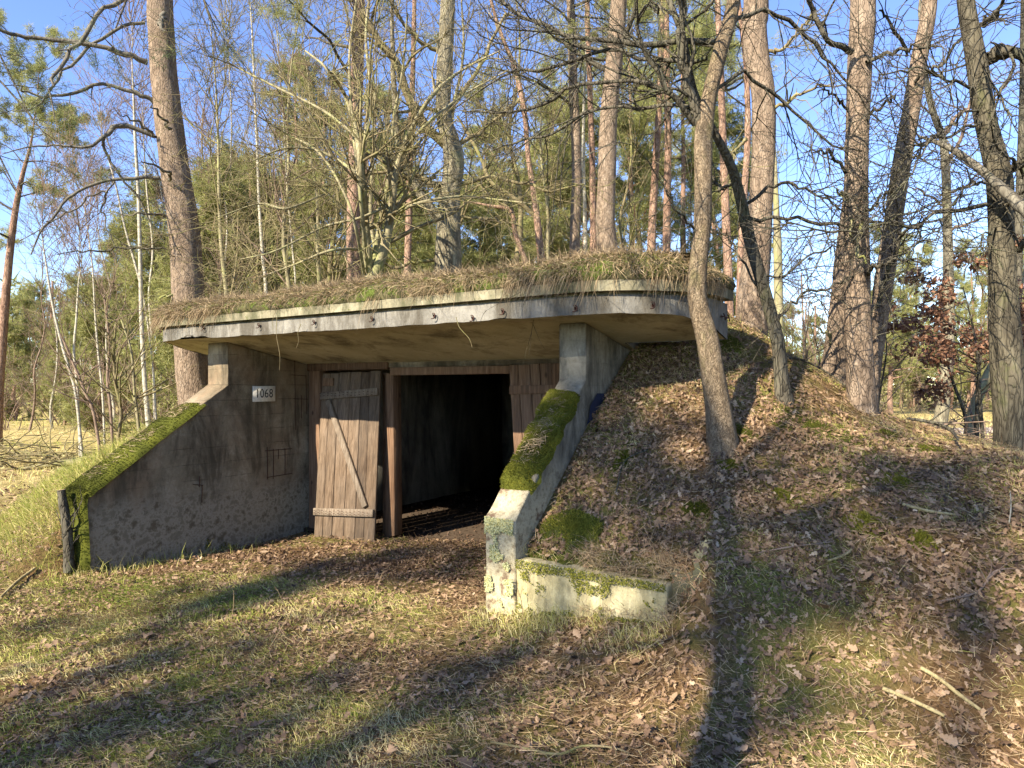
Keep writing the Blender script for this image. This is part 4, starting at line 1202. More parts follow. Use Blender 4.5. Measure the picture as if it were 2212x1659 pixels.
# ------------------------------------------------------------------ trees
def px_path(rows, Y=None):
    """rows (px, py, width_px[, Y]) -> points, radii"""
    P, r = [], []
    for q in rows:
        y = q[3] if len(q) > 3 else Y
        P.append(at(q[0], q[1], y)); r.append(q[2] / 2 / FPX * y)
    return np.array(P), np.array(r)
def to_ground(P, r, depth=.25):
    d = P[0] - P[1]; d /= np.linalg.norm(d)
    d = d * np.array([.4, .4, 1]); d /= np.linalg.norm(d)
    g = float(G(P[0, 0], P[0, 1])) - depth
    if P[0, 2] > g + .05:
        n = P[0] + d * (P[0, 2] - g) / max(.3, -d[2])
        P = np.vstack([n, P]); r = np.concatenate([[r[0] * 1.04], r])
    return P, r
def extend_top(P, r, H, end=.25, rng=None):
    d = P[-1] - P[-2]; d /= np.linalg.norm(d); d = d * .6 + np.array([0, 0, .6]); d /= np.linalg.norm(d)
    n = 4; L = (H - P[-1, 2]) / d[2] / n
    if L <= .1: return P, r
    for i in range(n):
        q = P[-1] + d * L
        if rng is not None: q = q + rng.normal(size=3) * L * .06
        P = np.vstack([P, q]); r = np.append(r, r[-1] * (end ** (1 / n)))
    return P, r
def resample(P, r, K):
    c = spline(np.column_stack([P, r]), K)
    return c[:, :3], c[:, 3]
def tree_root(name, base, label, cat="tree", group=None):
    return empty(name, base, label, cat, group)
def twigs(parentP, parentR, levels, rng):
    """levels: list of (n, lens, ang, K, wander, grav, sides, rf, rmin); returns list of (P,R,S)"""
    out = []; P, r = parentP, parentR
    for (n, lens, ang, K, wa, gr, S, rf, rmin) in levels:
        P, r = grow(P, r, n, lens, ang, K, wa, gr, rng, rf=rf, rmin=rmin)
        out.append((P, r, S))
    return out
def add_levels(mb, lv):
    for P, r, S in lv: tubes(mb, P, r, S)

def limb(root, base, rows, Y, mat, rng, dY=0.0, stubs=6, name="branch", K=20, tw=None, S=8, d0=0):
    """a limb traced through pixel points, its depth drifting by dY from root to tip"""
    n = len(rows)
    rr = [(a, b, w, Y + d0 + dY * i / (n - 1)) for i, (a, b, w) in enumerate(rows)]
    P, r = px_path(rr); P, r = resample(P, r, K)
    r = np.maximum(r, .004)
    kn = (vnoise(np.arange(K) * .8, 0 * np.arange(K), 0, int(rng.integers(99))) - .5)[:, None]; kn2 = (vnoise(np.arange(K) * .8, 0 * np.arange(K), 0, int(rng.integers(99))) - .5)[:, None]
    P = P + kn * np.array([.05, .05, 0]) + kn2 * np.array([0, 0, .06])
    r = r * (1 + .22 * kn[:, 0])
    mb = MB(); tubes(mb, P, r, S)
    if stubs:
        sp, sr = grow(P[None], r[None], stubs, (.05, .35), (35, 80), 4, .12, 0, rng, rf=.5, rmin=.005, tmin=.15)
        tubes(mb, sp, sr, 4)
        if tw: 
            t2, r2 = grow(P[None], r[None], tw, (.4, 1.2), (20, 75), 8, .24, -.02, rng, rf=.45, rmin=.005, tmin=.2)
            tubes(mb, t2, r2, 4)
            t3, r3 = grow(t2, r2, 5, (.12, .5), (25, 75), 6, .26, 0, rng, rf=.7, rmin=.0035, tmin=.2)
            tubes(mb, t3, r3, 3)
    return mb.obj(name, mat, root, base, smooth=True), P, r

def trunk_tree(name, label, rows, Y, mat, H=12, seed=0, flare=.3, rough=.05, S=28, n=70, cat="tree", ground_it=True, end=.3, smooth=True, group=None):
    rng = np.random.default_rng(seed)
    P, r = px_path(rows, Y)
    if ground_it: P, r = to_ground(P, r)
    P, r = extend_top(P, r, H, end, rng)
    base = P[0].copy()
    root = tree_root(name, base, label, cat, group)
    mb = MB(); Pt, rt = trunk_mesh(mb, P, r, S, n, rough, flare, seed)
    mb.obj("trunk", mat, root, base, smooth=smooth)
    return root, base, Pt, rt, rng
def pine_top(root, base, Pt, rt, rng, zlo_, n=16, L=(1.2, 2.8), mat='needles_dark', tn=1100, name="crown", nw=None):
    nw = nw or .0007 * base[1]; zlo = zlo_ + (1.4 if base[1] < 11 else 0)
    """high boughs with needle tufts above zlo"""
    k = np.where(Pt[:, 2] > zlo)[0]
    if len(k) < 3: return
    PP, RR = resample(Pt[k], rt[k], 14)
    b, br = grow(PP[None], RR[None], n, L, (55, 95), 8, .12, .02, rng, rf=.4, rmin=.012, tmin=0)
    t, tr = grow(b, br, 6, (.3, .9), (25, 70), 5, .15, .03, rng, rf=.6, rmin=.006, tmin=.3)
    mb = MB(); tubes(mb, b, br, 5); tubes(mb, t, tr, 3)
    tag(mb.obj("branches", M_['dark_bark'], root, base), kind="stuff")
    q = rng.integers(0, len(t), tn); kk = rng.integers(2, 5, tn)
    mb = MB(); tufts(mb, t[q, kk] + rng.normal(size=(tn, 3)) * .06, t[q, kk] - t[q, kk - 1], rng, 12, (.08, .17), max(.007, nw))
    tag(mb.obj(name, M_[mat], root, base), kind="stuff")

# --- big pine at the left with dead mossy boughs
root, base, Pt, rt, rg = trunk_tree("pine_tree", "big pine with dead curved boughs behind the left wing wall",
    [(425, 885, 70), (415, 790, 68), (407, 640, 65), (398, 500, 62), (376, 350, 58), (358, 200, 54), (349, 80, 52), (346, 0, 50)], 9.3, M_['pine_bark'], 13, 1, .15, .05, 40, 150)
k = .3734
B = [([(838, 360, 26), (740, 315, 24), (600, 280, 22), (410, 245, 20), (200, 215, 17), (60, 190, 16), (-60, 160, 15)], -.8, 4, 0),
     ([(848, 145, 15), (720, 155, 14), (560, 245, 13), (440, 335, 12), (330, 460, 11), (270, 560, 9), (170, 625, 6), (80, 645, 3)], -.9, 7, 0),
     ([(930, -60, 22), (700, 0, 20), (560, 110, 18), (430, 270, 16), (330, 410, 14), (300, 520, 9), (320, 700, 4)], -1.2, 7, 0),
     ([(930, 620, 24), (860, 565, 21), (760, 530, 19), (600, 495, 17), (450, 522, 15), (330, 553, 13), (160, 540, 9), (120, 492, 5)], -.8, 6, 0),
     ([(905, 790, 22), (800, 748, 22), (700, 735, 22), (640, 758, 20), (595, 800, 16), (480, 858, 12), (300, 846, 9), (180, 848, 7), (10, 885, 3)], -.9, 8, 0),
     ([(598, 805, 13), (612, 890, 12), (690, 1010, 11), (760, 1090, 10), (850, 1250, 8), (960, 1420, 3)], .3, 9, -.65),
     ([(930, 1040, 17), (830, 1020, 16), (700, 1030, 15), (560, 1070, 14), (430, 1130, 13), (350, 1210, 12), (260, 1320, 10), (180, 1470, 6)], -.9, 8, 0),
     ([(670, 1045, 8), (600, 1140, 8), (596, 1230, 7), (635, 1340, 6), (652, 1430, 3)], .1, 6, -.5),
     ([(610, 1108, 8), (520, 1140, 8), (430, 1210, 7), (300, 1290, 6), (120, 1385, 3)], -.3, 7, -.5),
     ([(962, 1250, 13), (880, 1238, 11), (800, 1235, 9), (665, 1245, 3)], -.4, 5, 0),
     ([(975, 1445, 10), (850, 1440, 9), (700, 1440, 8), (500, 1452, 7), (345, 1476, 2)], -.5, 9, 0),
     ([(975, 1045, 12), (975, 1000, 12), (900, 965, 10), (800, 930, 4)], -.8, 0, -.25),
     ([(985, 745, 12), (930, 670, 10), (870, 610, 5)], -.8, 3, -.25),
     ([(895, 790, 12), (800, 715, 10), (690, 660, 3)], -.5, 3, -.1),
     ([(955, 60, 18), (930, 130, 22), (945, 190, 10)], -.1, 0, -.22),
     ([(1010, 1700, 8), (1100, 1705, 2)], .1, 0, -.3)]
for rows, dY, st, d0 in B[:-1]:
    limb(root, base, [(a * k, b * k, max(1.8, w * k * 1.3)) for a, b, w in rows], 9.3, M_['grey_wood'] if st not in (9,) else M_['dark_bark'], rg, dY, st, d0=d0)
limb(root, base, [(397, 893, 7), (350, 905, 5), (310, 913, 2)], 9.3, M_['dark_bark'], rg, -.2, 3)
limb(root, base, [(387, 642, 6), (360, 640, 5), (320, 641, 2)], 9.2, M_['deadwood'], rg, -.2, 3)
# small epicormic twigs on its right side
kk = np.where((Pt[:, 2] > 2.2) & (Pt[:, 2] < 4.5))[0]; PP, RR = resample(Pt[kk], rt[kk], 10)
b_, br_ = grow(PP[None], RR[None], 14, (.3, .9), (60, 95), 7, .28, .0, rg, rf=.05, rmin=.005, tend=(.05, -.05, 0))
c_, cr_ = grow(b_, br_, 4, (.15, .4), (30, 80), 5, .25, 0, rg, rf=.7, rmin=.004)
mb = MB(); tubes(mb, b_, br_, 4); tubes(mb, c_, cr_, 3); tag(mb.obj("twigs", M_['twig'], root, base), kind="stuff")
pine_top(root, base, Pt, rt, rg, 6.3, 16, (1.5, 3.4), tn=1300)
# hanging needle sprays at the upper left
def spray(px0, py0, px1, py1, Y, n, seed, root, base, droop=-.06):
    rg = np.random.default_rng(seed)
    p, q = at(px0, py0, Y), at(px1, py1, Y - .4)
    P, r = resample(np.array([p, (p + q) / 2 + [0, 0, .15], q]), np.array([.02, .014, .008]), 12)
    b, br = grow(P[None], r[None], n, (.4, 1.1), (30, 85), 8, .14, droop, rg, rf=.5, rmin=.004, tmin=.05)
    c, cr = grow(b, br, 4, (.15, .45), (25, 60), 6, .16, droop * .7, rg, rf=.7, rmin=.003, tmin=.3)
    mb = MB(); tubes(mb, P, r, 5); tubes(mb, b, br, 3); tubes(mb, c, cr, 3)
    mb.obj("branch", M_['dark_bark'], root, base)
    N = n * 14; i = rg.integers(0, len(c), N); j = rg.integers(2, 6, N)
    mb = MB(); tufts(mb, c[i, j], c[i, j] - c[i, j - 1], rg, 9, (.05, .11), .005, (.2, .8), .7)
    tag(mb.obj("needle_spray", M_['needles_dark'], root, base), kind="stuff")
spray(-120, -60, 70, 260, 8.2, 12, 11, root, base)
spray(-140, 60, 130, 330, 8.6, 12, 12, root, base)
spray(330, -80, 250, 60, 8.0, 9, 13, root, base)
spray(400, -80, 480, 120, 9.8, 14, 14, root, base)
spray(-100, 200, 40, 420, 8.9, 9, 15, root, base)

# --- foreground oak with cracked bark standing on the slope, forked, boughs across the top
hb = hit(1555, 965)
Yf = hb[1]
root, base, Pt, rt, rg = trunk_tree("oak_tree", "crooked cracked oak trunk on the slope in front of the roof corner",
    [(1562, 985, 58, Yf), (1553, 900, 52, Yf), (1545, 840, 49, Yf), (1530, 740, 46, Yf - .03), (1509, 660, 41, Yf - .05), (1507, 600, 38, Yf - .07), (1517, 480, 36, Yf - .1), (1519, 380, 37, Yf - .1), (1520, 290, 38, Yf - .1), (1532, 210, 32, Yf - .1), (1556, 110, 31, Yf - .1), (1585, 0, 28, Yf - .1)], Yf, M_['fore_bark'], 7.0, 5, .5, .08, 36, 130, end=.4)
# dark boughs of this oak, sweeping left over the picture
def bough(rows, Yb, dY, tw=10, mat='dark_bark'):
    ob, P, r = limb(root, base, rows, Yb, M_[mat], rg, dY, 3, tw=None, K=18)
    t2, r2 = grow(P[None], r[None], tw, (.4, 1.4), (20, 75), 9, .22, -.01, rg, rf=.5, rmin=.004, tmin=.1)
    t3, r3 = grow(t2, r2, 4, (.2, .6), (25, 65), 6, .16, -.01, rg, rf=.7, rmin=.0032, tmin=.15)
    t4, r4 = grow(t3, r3, 2, (.1, .3), (25, 65), 4, .16, 0, rg, rf=.8, rmin=.0026, tmin=.15)
    mb = MB(); tubes(mb, t2, r2, 4); tubes(mb, t3, r3, 3); tubes(mb, t4, r4, 3)
    tag(mb.obj("twigs", M_[mat], root, base), kind="stuff")
Yo = Yf - .1
bough([(1515, 275, 22), (1490, 190, 20), (1468, 120, 17), (1470, 40, 14), (1490, -60, 10)], Yo, -.1, 8)
bough([(1500, 262, 12), (1450, 200, 11), (1395, 110, 10), (1378, 40, 8), (1400, 10, 7), (1440, 30, 4)], Yo, -.5, 7)
bough([(1510, 250, 10), (1440, 205, 10), (1340, 175, 9), (1220, 200, 8), (1120, 245, 6), (1000, 245, 4)], Yo, .8, 16)
bough([(1545, 90, 14), (1440, 95, 13), (1300, 85, 11), (1180, 60, 9), (1090, 10, 8), (1020, -40, 6)], Yo, .6, 16)
bough([(1530, 130, 9), (1400, 125, 9), (1290, 115, 8), (1180, 150, 7), (1100, 165, 5), (980, 230, 3)], Yo, .9, 14)
bough([(1520, 230, 8), (1420, 225, 8), (1330, 235, 7), (1230, 260, 6), (1150, 300, 5), (1060, 330, 3)], Yo, .9, 14)
bough([(1508, 500, 5), (1480, 470, 5), (1450, 430, 4), (1430, 380, 2)], Yo, -.3, 3)
bough([(1575, 60, 10), (1640, 20, 9), (1720, 60, 8), (1780, 120, 6), (1850, 200, 4), (1900, 260, 3)], Yo, .5, 9)
bough([(1530, 205, 8), (1600, 160, 8), (1660, 190, 7), (1720, 250, 6), (1790, 310, 5), (1860, 330, 3)], Yo, .5, 11)

# --- second thin oak leaning towards the fork
h2 = hit(1690, 862)
root, base, Pt, rt, rg = trunk_tree("oak_tree", "thin dark oak leaning left behind the cracked oak trunk",
    [(1695, 880, 36, h2[1]), (1688, 820, 30, h2[1]), (1680, 740, 27, h2[1]), (1660, 660, 26, h2[1]), (1643, 600, 26, h2[1]), (1620, 520, 25, h2[1]), (1600, 430, 23, h2[1] - .1), (1580, 360, 20, h2[1] - .2), (1548, 295, 17, h2[1] - .3), (1500, 200, 15, h2[1] - .4), (1478, 90, 13, h2[1] - .5), (1440, -20, 12, h2[1] - .5)], h2[1], M_['dark_bark'], 6.2, 6, .35, .05, 24, 90)
for rows, tw in (([(1590, 398, 8), (1560, 410, 7), (1545, 400, 6), (1540, 380, 3)], 3), ([(1678, 690, 8), (1730, 640, 6), (1790, 620, 5), (1860, 590, 3)], 5), ([(1600, 450, 8), (1680, 400, 7), (1760, 420, 5), (1840, 470, 3)], 9),
                 ([(1655, 650, 6), (1600, 560, 5), (1560, 500, 4), (1520, 470, 2)], 6), ([(1625, 480, 9), (1700, 470, 8), (1800, 490, 7), (1900, 480, 5), (2010, 440, 3)], 10), ([(1640, 600, 5), (1700, 590, 5), (1780, 540, 4), (1830, 520, 2)], 7)):
    limb(root, base, rows, h2[1], M_['dark_bark'], rg, .2, 3, tw=tw)

# --- thick pines right of the roof
h3 = hit(1625, 742, 4)
YA = max(h3[1], 7.2)
root, base, Pt, rt, rg = trunk_tree("pine_tree", "thick pine with a kinked trunk behind the rear roof corner",
    [(1618, 745, 74), (1624, 690, 66), (1628, 620, 62), (1640, 500, 52), (1646, 400, 49), (1650, 300, 48), (1648, 200, 49), (1636, 130, 50), (1630, 60, 50), (1633, 0, 50)], YA, M_['pine_bark'], 12, 8, .25, .06, 36, 120)
for rows in ([(1660, 240, 9), (1720, 210, 7), (1790, 180, 5)], [(1612, 300, 8), (1590, 330, 6), (1560, 335, 3)], [(1655, 120, 9), (1700, 95, 7), (1760, 30, 5)]):
    limb(root, base, rows, YA, M_['twig'], rg, -.3, 4, tw=5)
pine_top(root, base, Pt, rt, rg, 6.0, 10, (1.2, 2.6), tn=700)
h4 = hit(1684, 800, 4)
trunk_tree("tree_trunk", "slender pale sunlit trunk just right of the kinked pine", [(1688, 800, 20), (1683, 700, 19), (1680, 550, 18), (1677, 450, 13), (1674, 350, 8), (1670, 280, 4)], 11, M_['young_bark'], 6.6, 9, .1, .03, 14, 50)
h5 = hit(1860, 880, 4)
root, base, Pt, rt, rg = trunk_tree("pine_tree", "tall straight pine, nearer of the two touching trunks right of the mound",
    [(1862, 890, 58), (1858, 800, 54), (1853, 700, 52), (1852, 600, 51), (1850, 480, 49), (1850, 370, 47), (1853, 250, 47), (1858, 120, 49), (1864, 0, 50)], h5[1], M_['pine_bark'], 11, 12, .12, .04, 40, 130)
YB = h5[1]
for rows, tw in (([(1840, 115, 14), (1800, 95, 12), (1765, 45, 11), (1745, 0, 9), (1720, -60, 7)], 6), ([(1832, 235, 6), (1800, 205, 5), (1775, 190, 3)], 3), ([(1873, 130, 9), (1930, 110, 8), (1985, 100, 6), (2040, 105, 3)], 8),
                 ([(1872, 250, 7), (1915, 225, 5), (1935, 205, 3)], 3), ([(1870, 460, 7), (1905, 425, 6), (1950, 395, 4)], 5), ([(1830, 430, 6), (1805, 410, 4)], 0), ([(1862, 480, 7), (1850, 535, 8), (1868, 560, 4)], 0),
                 ([(1870, 590, 9), (1890, 575, 9), (1935, 565, 7), (1978, 558, 3)], 3), ([(1840, 480, 5), (1838, 510, 4)], 0), ([(1830, 375, 8), (1790, 330, 6), (1760, 325, 3)], 6)):
    limb(root, base, rows, YB - .1, M_['dark_bark'] if tw else M_['deadwood'], rg, -.4, 3 if tw else 1, tw=tw or None)
pine_top(root, base, Pt, rt, rg, 5.9, 12, (1.2, 2.6), tn=800)
h6 = hit(1803, 850, 4)
root, base, Pt, rt, rg = trunk_tree("pine_tree", "pale pine leaning into the straight pine from its left side",
    [(1795, 870, 62), (1803, 800, 56), (1812, 720, 50), (1822, 620, 46), (1832, 520, 44), (1843, 420, 40), (1854, 300, 36), (1862, 150, 34), (1868, 0, 32)], YB + .55, M_['pine_bark'], 10, 14, .12, .03, 30, 110)
limb(root, base, [(1796, 745, 5), (1790, 720, 5), (1752, 705, 2)], YB + .4, M_['deadwood'], rg, -.2, 2)
root, base, Pt, rt, rg = trunk_tree("pine_tree", "lower pine leaning right beside the straight pine",
    [(1880, 850, 34), (1888, 780, 32), (1898, 700, 34), (1908, 620, 38), (1922, 530, 38), (1935, 440, 37), (1950, 340, 36), (1968, 240, 35), (1985, 130, 33), (2008, 0, 30)], YB + .9, M_['pine_bark'], 10, 15, .15, .04, 30, 120)
for rows, tw in (([(1895, 660, 9), (1912, 600, 9), (1935, 545, 8), (1950, 500, 6), (1980, 488, 5), (2060, 460, 3)], 12), ([(1935, 330, 6), (1965, 340, 5), (1990, 330, 3)], 2), ([(1960, 120, 8), (1930, 60, 7), (1900, 20, 4)], 6), ([(1975, 170, 7), (2040, 130, 6), (2090, 60, 4)], 7)):
    limb(root, base, rows, YB + .8, M_['dark_bark'], rg, -.4, 3, tw=tw)
pine_top(root, base, Pt, rt, rg, 6.2, 10, (1.0, 2.4), tn=700)
# curved slender trunk
h7 = hit(2030, 940, 5, 20)
root, base, Pt, rt, rg = trunk_tree("oak_tree", "slender grey trunk curved at its foot beyond the slope crest",
    [(2026, 950, 30, 10.5), (2036, 880, 26, 10.5), (2046, 790, 24, 10.5), (2050, 680, 22, 10.5), (2048, 560, 20, 10.5), (2046, 460, 18, 10.5), (2043, 370, 17, 10.5), (2036, 300, 15, 10.5), (2015, 240, 13, 10.5), (2000, 170, 11, 10.5), (1990, 60, 8, 10.5)], 10.5, M_['oak_bark'], 8.5, 21, .2, .03, 20, 80)
for rows, tw in (([(2044, 350, 8), (2075, 300, 7), (2100, 200, 5), (2110, 120, 3)], 12), ([(2040, 290, 8), (2080, 240, 6), (2150, 210, 4), (2200, 150, 2)], 12), ([(2048, 500, 6), (2090, 480, 5), (2150, 470, 3)], 9), ([(2020, 250, 5), (1980, 220, 4), (1940, 160, 2)], 10), ([(2048, 420, 5), (2100, 390, 4), (2150, 330, 2)], 9), ([(2046, 450, 5), (2000, 420, 4), (1960, 400, 2)], 7)):
    limb(root, base, rows, 10.5, M_['twig_brown'], rg, -.3, 3, tw=tw)
# big oak at right edge
h8 = hit(2190, 1060, 3)
Y8 = float(np.clip(h8[1], 5.2, 7.0))
root, base, Pt, rt, rg = trunk_tree("oak_tree", "mossy oak with painted shade and heavy bent boughs at the right edge",
    [(2203, 1085, 90), (2195, 1020, 76), (2185, 900, 66), (2175, 780, 62), (2168, 660, 55), (2164, 560, 49), (2162, 470, 47), (2160, 400, 50), (2150, 345, 46), (2133, 280, 41), (2122, 220, 41), (2112, 150, 40), (2100, 80, 36), (2086, 0, 33)], Y8, M_['shaded_oak'], 8.5, 31, .25, .05, 40, 150)
for rows, tw, dY in (([(2130, 130, 26), (2160, 112, 26), (2200, 118, 22), (2260, 150, 18)], 5, -.2), ([(2175, 370, 20), (2215, 350, 16), (2270, 340, 12)], 5, -.2), ([(2105, 60, 10), (2150, 30, 9), (2190, -20, 6)], 8, -.4),
                     ([(2150, 440, 9), (2090, 450, 9), (2030, 460, 8), (1970, 488, 7), (1890, 490, 6), (1800, 500, 5), (1700, 480, 3)], 22, -.5), ([(2135, 250, 6), (2080, 280, 6), (2010, 300, 5), (1950, 340, 3)], 12, -.4),
                     ([(2120, 190, 6), (2060, 180, 6), (1990, 150, 5), (1900, 160, 3)], 14, -.5), ([(2125, 230, 5), (2060, 260, 5), (2000, 320, 4), (1950, 420, 2)], 12, -.6), ([(2155, 390, 5), (2100, 400, 4), (2060, 440, 3), (2020, 520, 2)], 9, -.5),
                     ([(2185, 560, 12), (2212, 530, 12), (2250, 520, 10)], 5, -.2), ([(2160, 460, 6), (2200, 420, 5), (2240, 400, 4)], 6, -.5), ([(2110, 120, 6), (2150, 190, 5), (2190, 260, 3)], 10, -.5), ([(2160, 480, 5), (2120, 520, 4), (2080, 600, 2)], 8, -.4)):
    limb(root, base, rows, Y8, M_['dark_bark'], rg, dY, 3, tw=tw)
# barkless dead bough entering from the right
P, r = px_path([(2300, 520, 30, 4.6), (2212, 452, 25, 4.8), (2178, 420, 22, 4.9), (2122, 370, 18, 5.0), (2066, 328, 14, 5.1), (2020, 306, 10, 5.2), (1984, 294, 4, 5.3)])
P, r = resample(P, r, 26); r = r * (1 + .25 * (vnoise(np.arange(26) * .8, 0 * np.arange(26), 0, 5) - .5))
broot = tree_root("dead_bough", P[0], "grey dead bough jutting in from the right edge before the oak", "branch")
mb = MB(); tubes(mb, P, r, 12)
sp, sr = grow(P[None], r[None], 7, (.08, .3), (20, 60), 4, .1, 0, np.random.default_rng(4), rf=.4, rmin=.006)
tubes(mb, sp, sr, 4)
mb.obj("bough", M_['grey_wood'], broot, P[0], smooth=True)
# leaning pale trunk low right, twig thicket
root, base, Pt, rt, rg = trunk_tree("tree_trunk", "pale leaning trunk low behind the right oak", [(2092, 960, 22), (2100, 900, 22), (2112, 860, 21), (2130, 820, 20), (2150, 780, 18), (2180, 720, 14)], 9.5, M_['young_bark'], 3.4, 33, .1, .03, 14, 40)
root, base, Pt, rt, rg = trunk_tree("tree_trunk", "very thin dark trunk at the right picture edge", [(2196, 700, 18), (2200, 500, 17), (2206, 350, 16), (2210, 200, 14), (2212, 0, 12)], 9, M_['dark_bark'], 8, 34, .1, .03, 12, 50)
for i, (rows, lb) in enumerate((([(2090, 985, 8), (2085, 900, 7), (2060, 830, 6), (2045, 780, 4)], "thin crooked sapling behind the beech leaves"), ([(2110, 960, 9), (2112, 850, 8), (2118, 760, 6), (2120, 700, 4)], "dark upright sapling left of the right oak"),
                               ([(1895, 905, 5), (1900, 850, 5), (1915, 760, 3), (1910, 700, 2)], "whip thin sapling right of the twin pines"), ([(1800, 790, 6), (1805, 700, 5), (1800, 600, 4), (1810, 520, 3)], "dark sapling in the gap left of the twin pines"),
                               ([(1745, 800, 4), (1740, 730, 3), (1760, 660, 2)], "small shrub stem on the crest below the sky gap"), ([(1772, 815, 4), (1768, 760, 3), (1750, 700, 2)], "short twiggy stem on the mound crest"))):
    Yq = 7.2 if i > 1 else 8.2
    P, r = px_path(rows, Yq); P, r = to_ground(P, r); P, r = resample(P, r, 14)
    rt_ = tree_root("sapling", P[0], lb, "sapling"); mb = MB(); tubes(mb, P, np.maximum(r, .005), 6); mb.obj("stem", M_['dark_bark'], rt_, P[0], smooth=True)
    rg = np.random.default_rng(60 + i)
    b, br = grow(P[None], r[None], 12, (.25, .9), (25, 70), 7, .16, .03, rg, rf=.6, rmin=.0045, tmin=.15); c, cr = grow(b, br, 4, (.1, .35), (25, 65), 5, .16, 0, rg, rf=.8, rmin=.0035)
    mb = MB(); tubes(mb, b, br, 3); tubes(mb, c, cr, 3); tag(mb.obj("twigs", M_['twig_brown'], rt_, P[0]), kind="stuff")
# beech sapling with brown leaves
P, r = px_path([(2125, 975, 8), (2118, 880, 7), (2112, 780, 6), (2100, 700, 4), (2080, 620, 2)], 6.9); P, r = to_ground(P, r); P, r = resample(P, r, 12)
bt = tree_root("beech_sapling", P[0], "young beech still holding brown leaves left of the right oak", "sapling")
mb = MB(); tubes(mb, P, r, 6); mb.obj("stem", M_['dark_bark'], bt, P[0])
rg = np.random.default_rng(8)
b, br = grow(P[None], r[None], 18, (.6, 1.3), (50, 90), 8, .10, .0, rg, rf=.6, rmin=.005, tmin=.40, tend=(-.03, 0, 0)); c, cr = grow(b, br, 5, (.15, .45), (25, 60), 6, .13, -.02, rg, rf=.8, rmin=.0035, tmin=.2)
mb = MB(); tubes(mb, b, br, 4); tubes(mb, c, cr, 3); tag(mb.obj("twigs", M_['dark_bark'], bt, P[0]), kind="stuff")
n = 3400; i = rg.integers(0, len(c), n); j = rg.integers(1, 6, n)
pts = c[i, j] + rg.normal(size=(n, 3)) * .03
mb = MB(); leaves(mb, pts, rg.normal(size=(n, 3)) + np.array([0, 0, .8]), rg, (.04, .075), OUT5, .5, lift=(0, .01)); tag(mb.obj("leaves", M_['beech'], bt, P[0]), kind="stuff")

# --- trees on the mound behind the roof
def px_tree(name, label, rows, Y, mat, seed, H=12, pine=None, levels=None, limbs=(), tmat='twig', **kw):
    root, base, Pt, rt, rg = trunk_tree(name, label, rows, Y, M_[mat], H, seed, **kw)
    for rr, dY, tw in limbs: limb(root, base, rr, Y, M_[mat if tw is None else tmat], rg, dY, 4, tw=tw)
    if pine: pine_top(root, base, Pt, rt, rg, *pine)
    if levels:
        PP, RR = resample(Pt, rt, 24)
        kk = slice(levels[0], None)
        lv = twigs(PP[kk][None], RR[kk][None], levels[1], rg)
        mb = MB(); add_levels(mb, lv[:1]); tag(mb.obj("boughs", M_[mat], root, base), kind="stuff")
        mb = MB(); add_levels(mb, lv[1:]); tag(mb.obj("twigs", M_[tmat], root, base), kind="stuff")
    return root, base, Pt, rt, rg
px_tree("pine_tree", "reddish straight pine behind the multi-stemmed hazel", [(764, 600, 31), (763, 520, 29), (764, 430, 28), (768, 300, 27), (772, 150, 26), (775, 0, 25)], 12, 'pine_red', 41, 14, (6.5, 12, (1.2, 2.6), 'needles', 900), S=20, n=80)
oak = px_tree("oak_tree", "gnarled sunlit oak with a burl on the mound behind the roof",
    [(966, 600, 60), (968, 520, 54), (970, 470, 50), (972, 420, 44), (979, 375, 42), (980, 335, 42), (972, 300, 38), (960, 260, 34), (957, 220, 32), (960, 150, 33), (965, 80, 32), (968, 0, 30)], 10.2, 'oak_bark', 43, 11,
    limbs=[([(960, 490, 20), (930, 450, 22), (905, 410, 20), (880, 370, 16), (860, 300, 14), (850, 200, 12), (845, 100, 9), (850, 0, 7)], -.4, None),
           ([(955, 400, 14), (925, 395, 13), (900, 380, 12), (880, 355, 10)], -.2, 4),
           ([(970, 320, 20), (935, 290, 20), (905, 255, 19), (880, 200, 18), (855, 135, 17), (810, 75, 14), (780, 20, 12)], -.5, 8),
           ([(960, 350, 10), (1010, 300, 9), (1060, 270, 8), (1110, 220, 6)], .3, 14), ([(950, 270, 12), (1000, 200, 10), (1050, 120, 8), (1090, 30, 6)], .2, 14),
           ([(955, 120, 10), (900, 80, 9), (850, 20, 7)], -.3, 10), ([(990, 330, 9), (940, 240, 8), (870, 240, 7), (800, 250, 5), (720, 230, 3)], -.8, 16),
           ([(945, 385, 9), (880, 385, 9), (840, 370, 7), (780, 380, 6), (700, 400, 5), (600, 400, 3)], -.6, 16), ([(985, 400, 8), (1050, 385, 8), (1130, 395, 7), (1190, 410, 5), (1260, 400, 3)], -.4, 14),
           ([(950, 560, 8), (900, 565, 7), (850, 575, 6), (790, 565, 4), (720, 590, 2)], -.6, 10), ([(990, 470, 6), (1050, 475, 6), (1100, 480, 4), (1140, 500, 2)], .2, 8)], S=36, n=130, rough=.10)
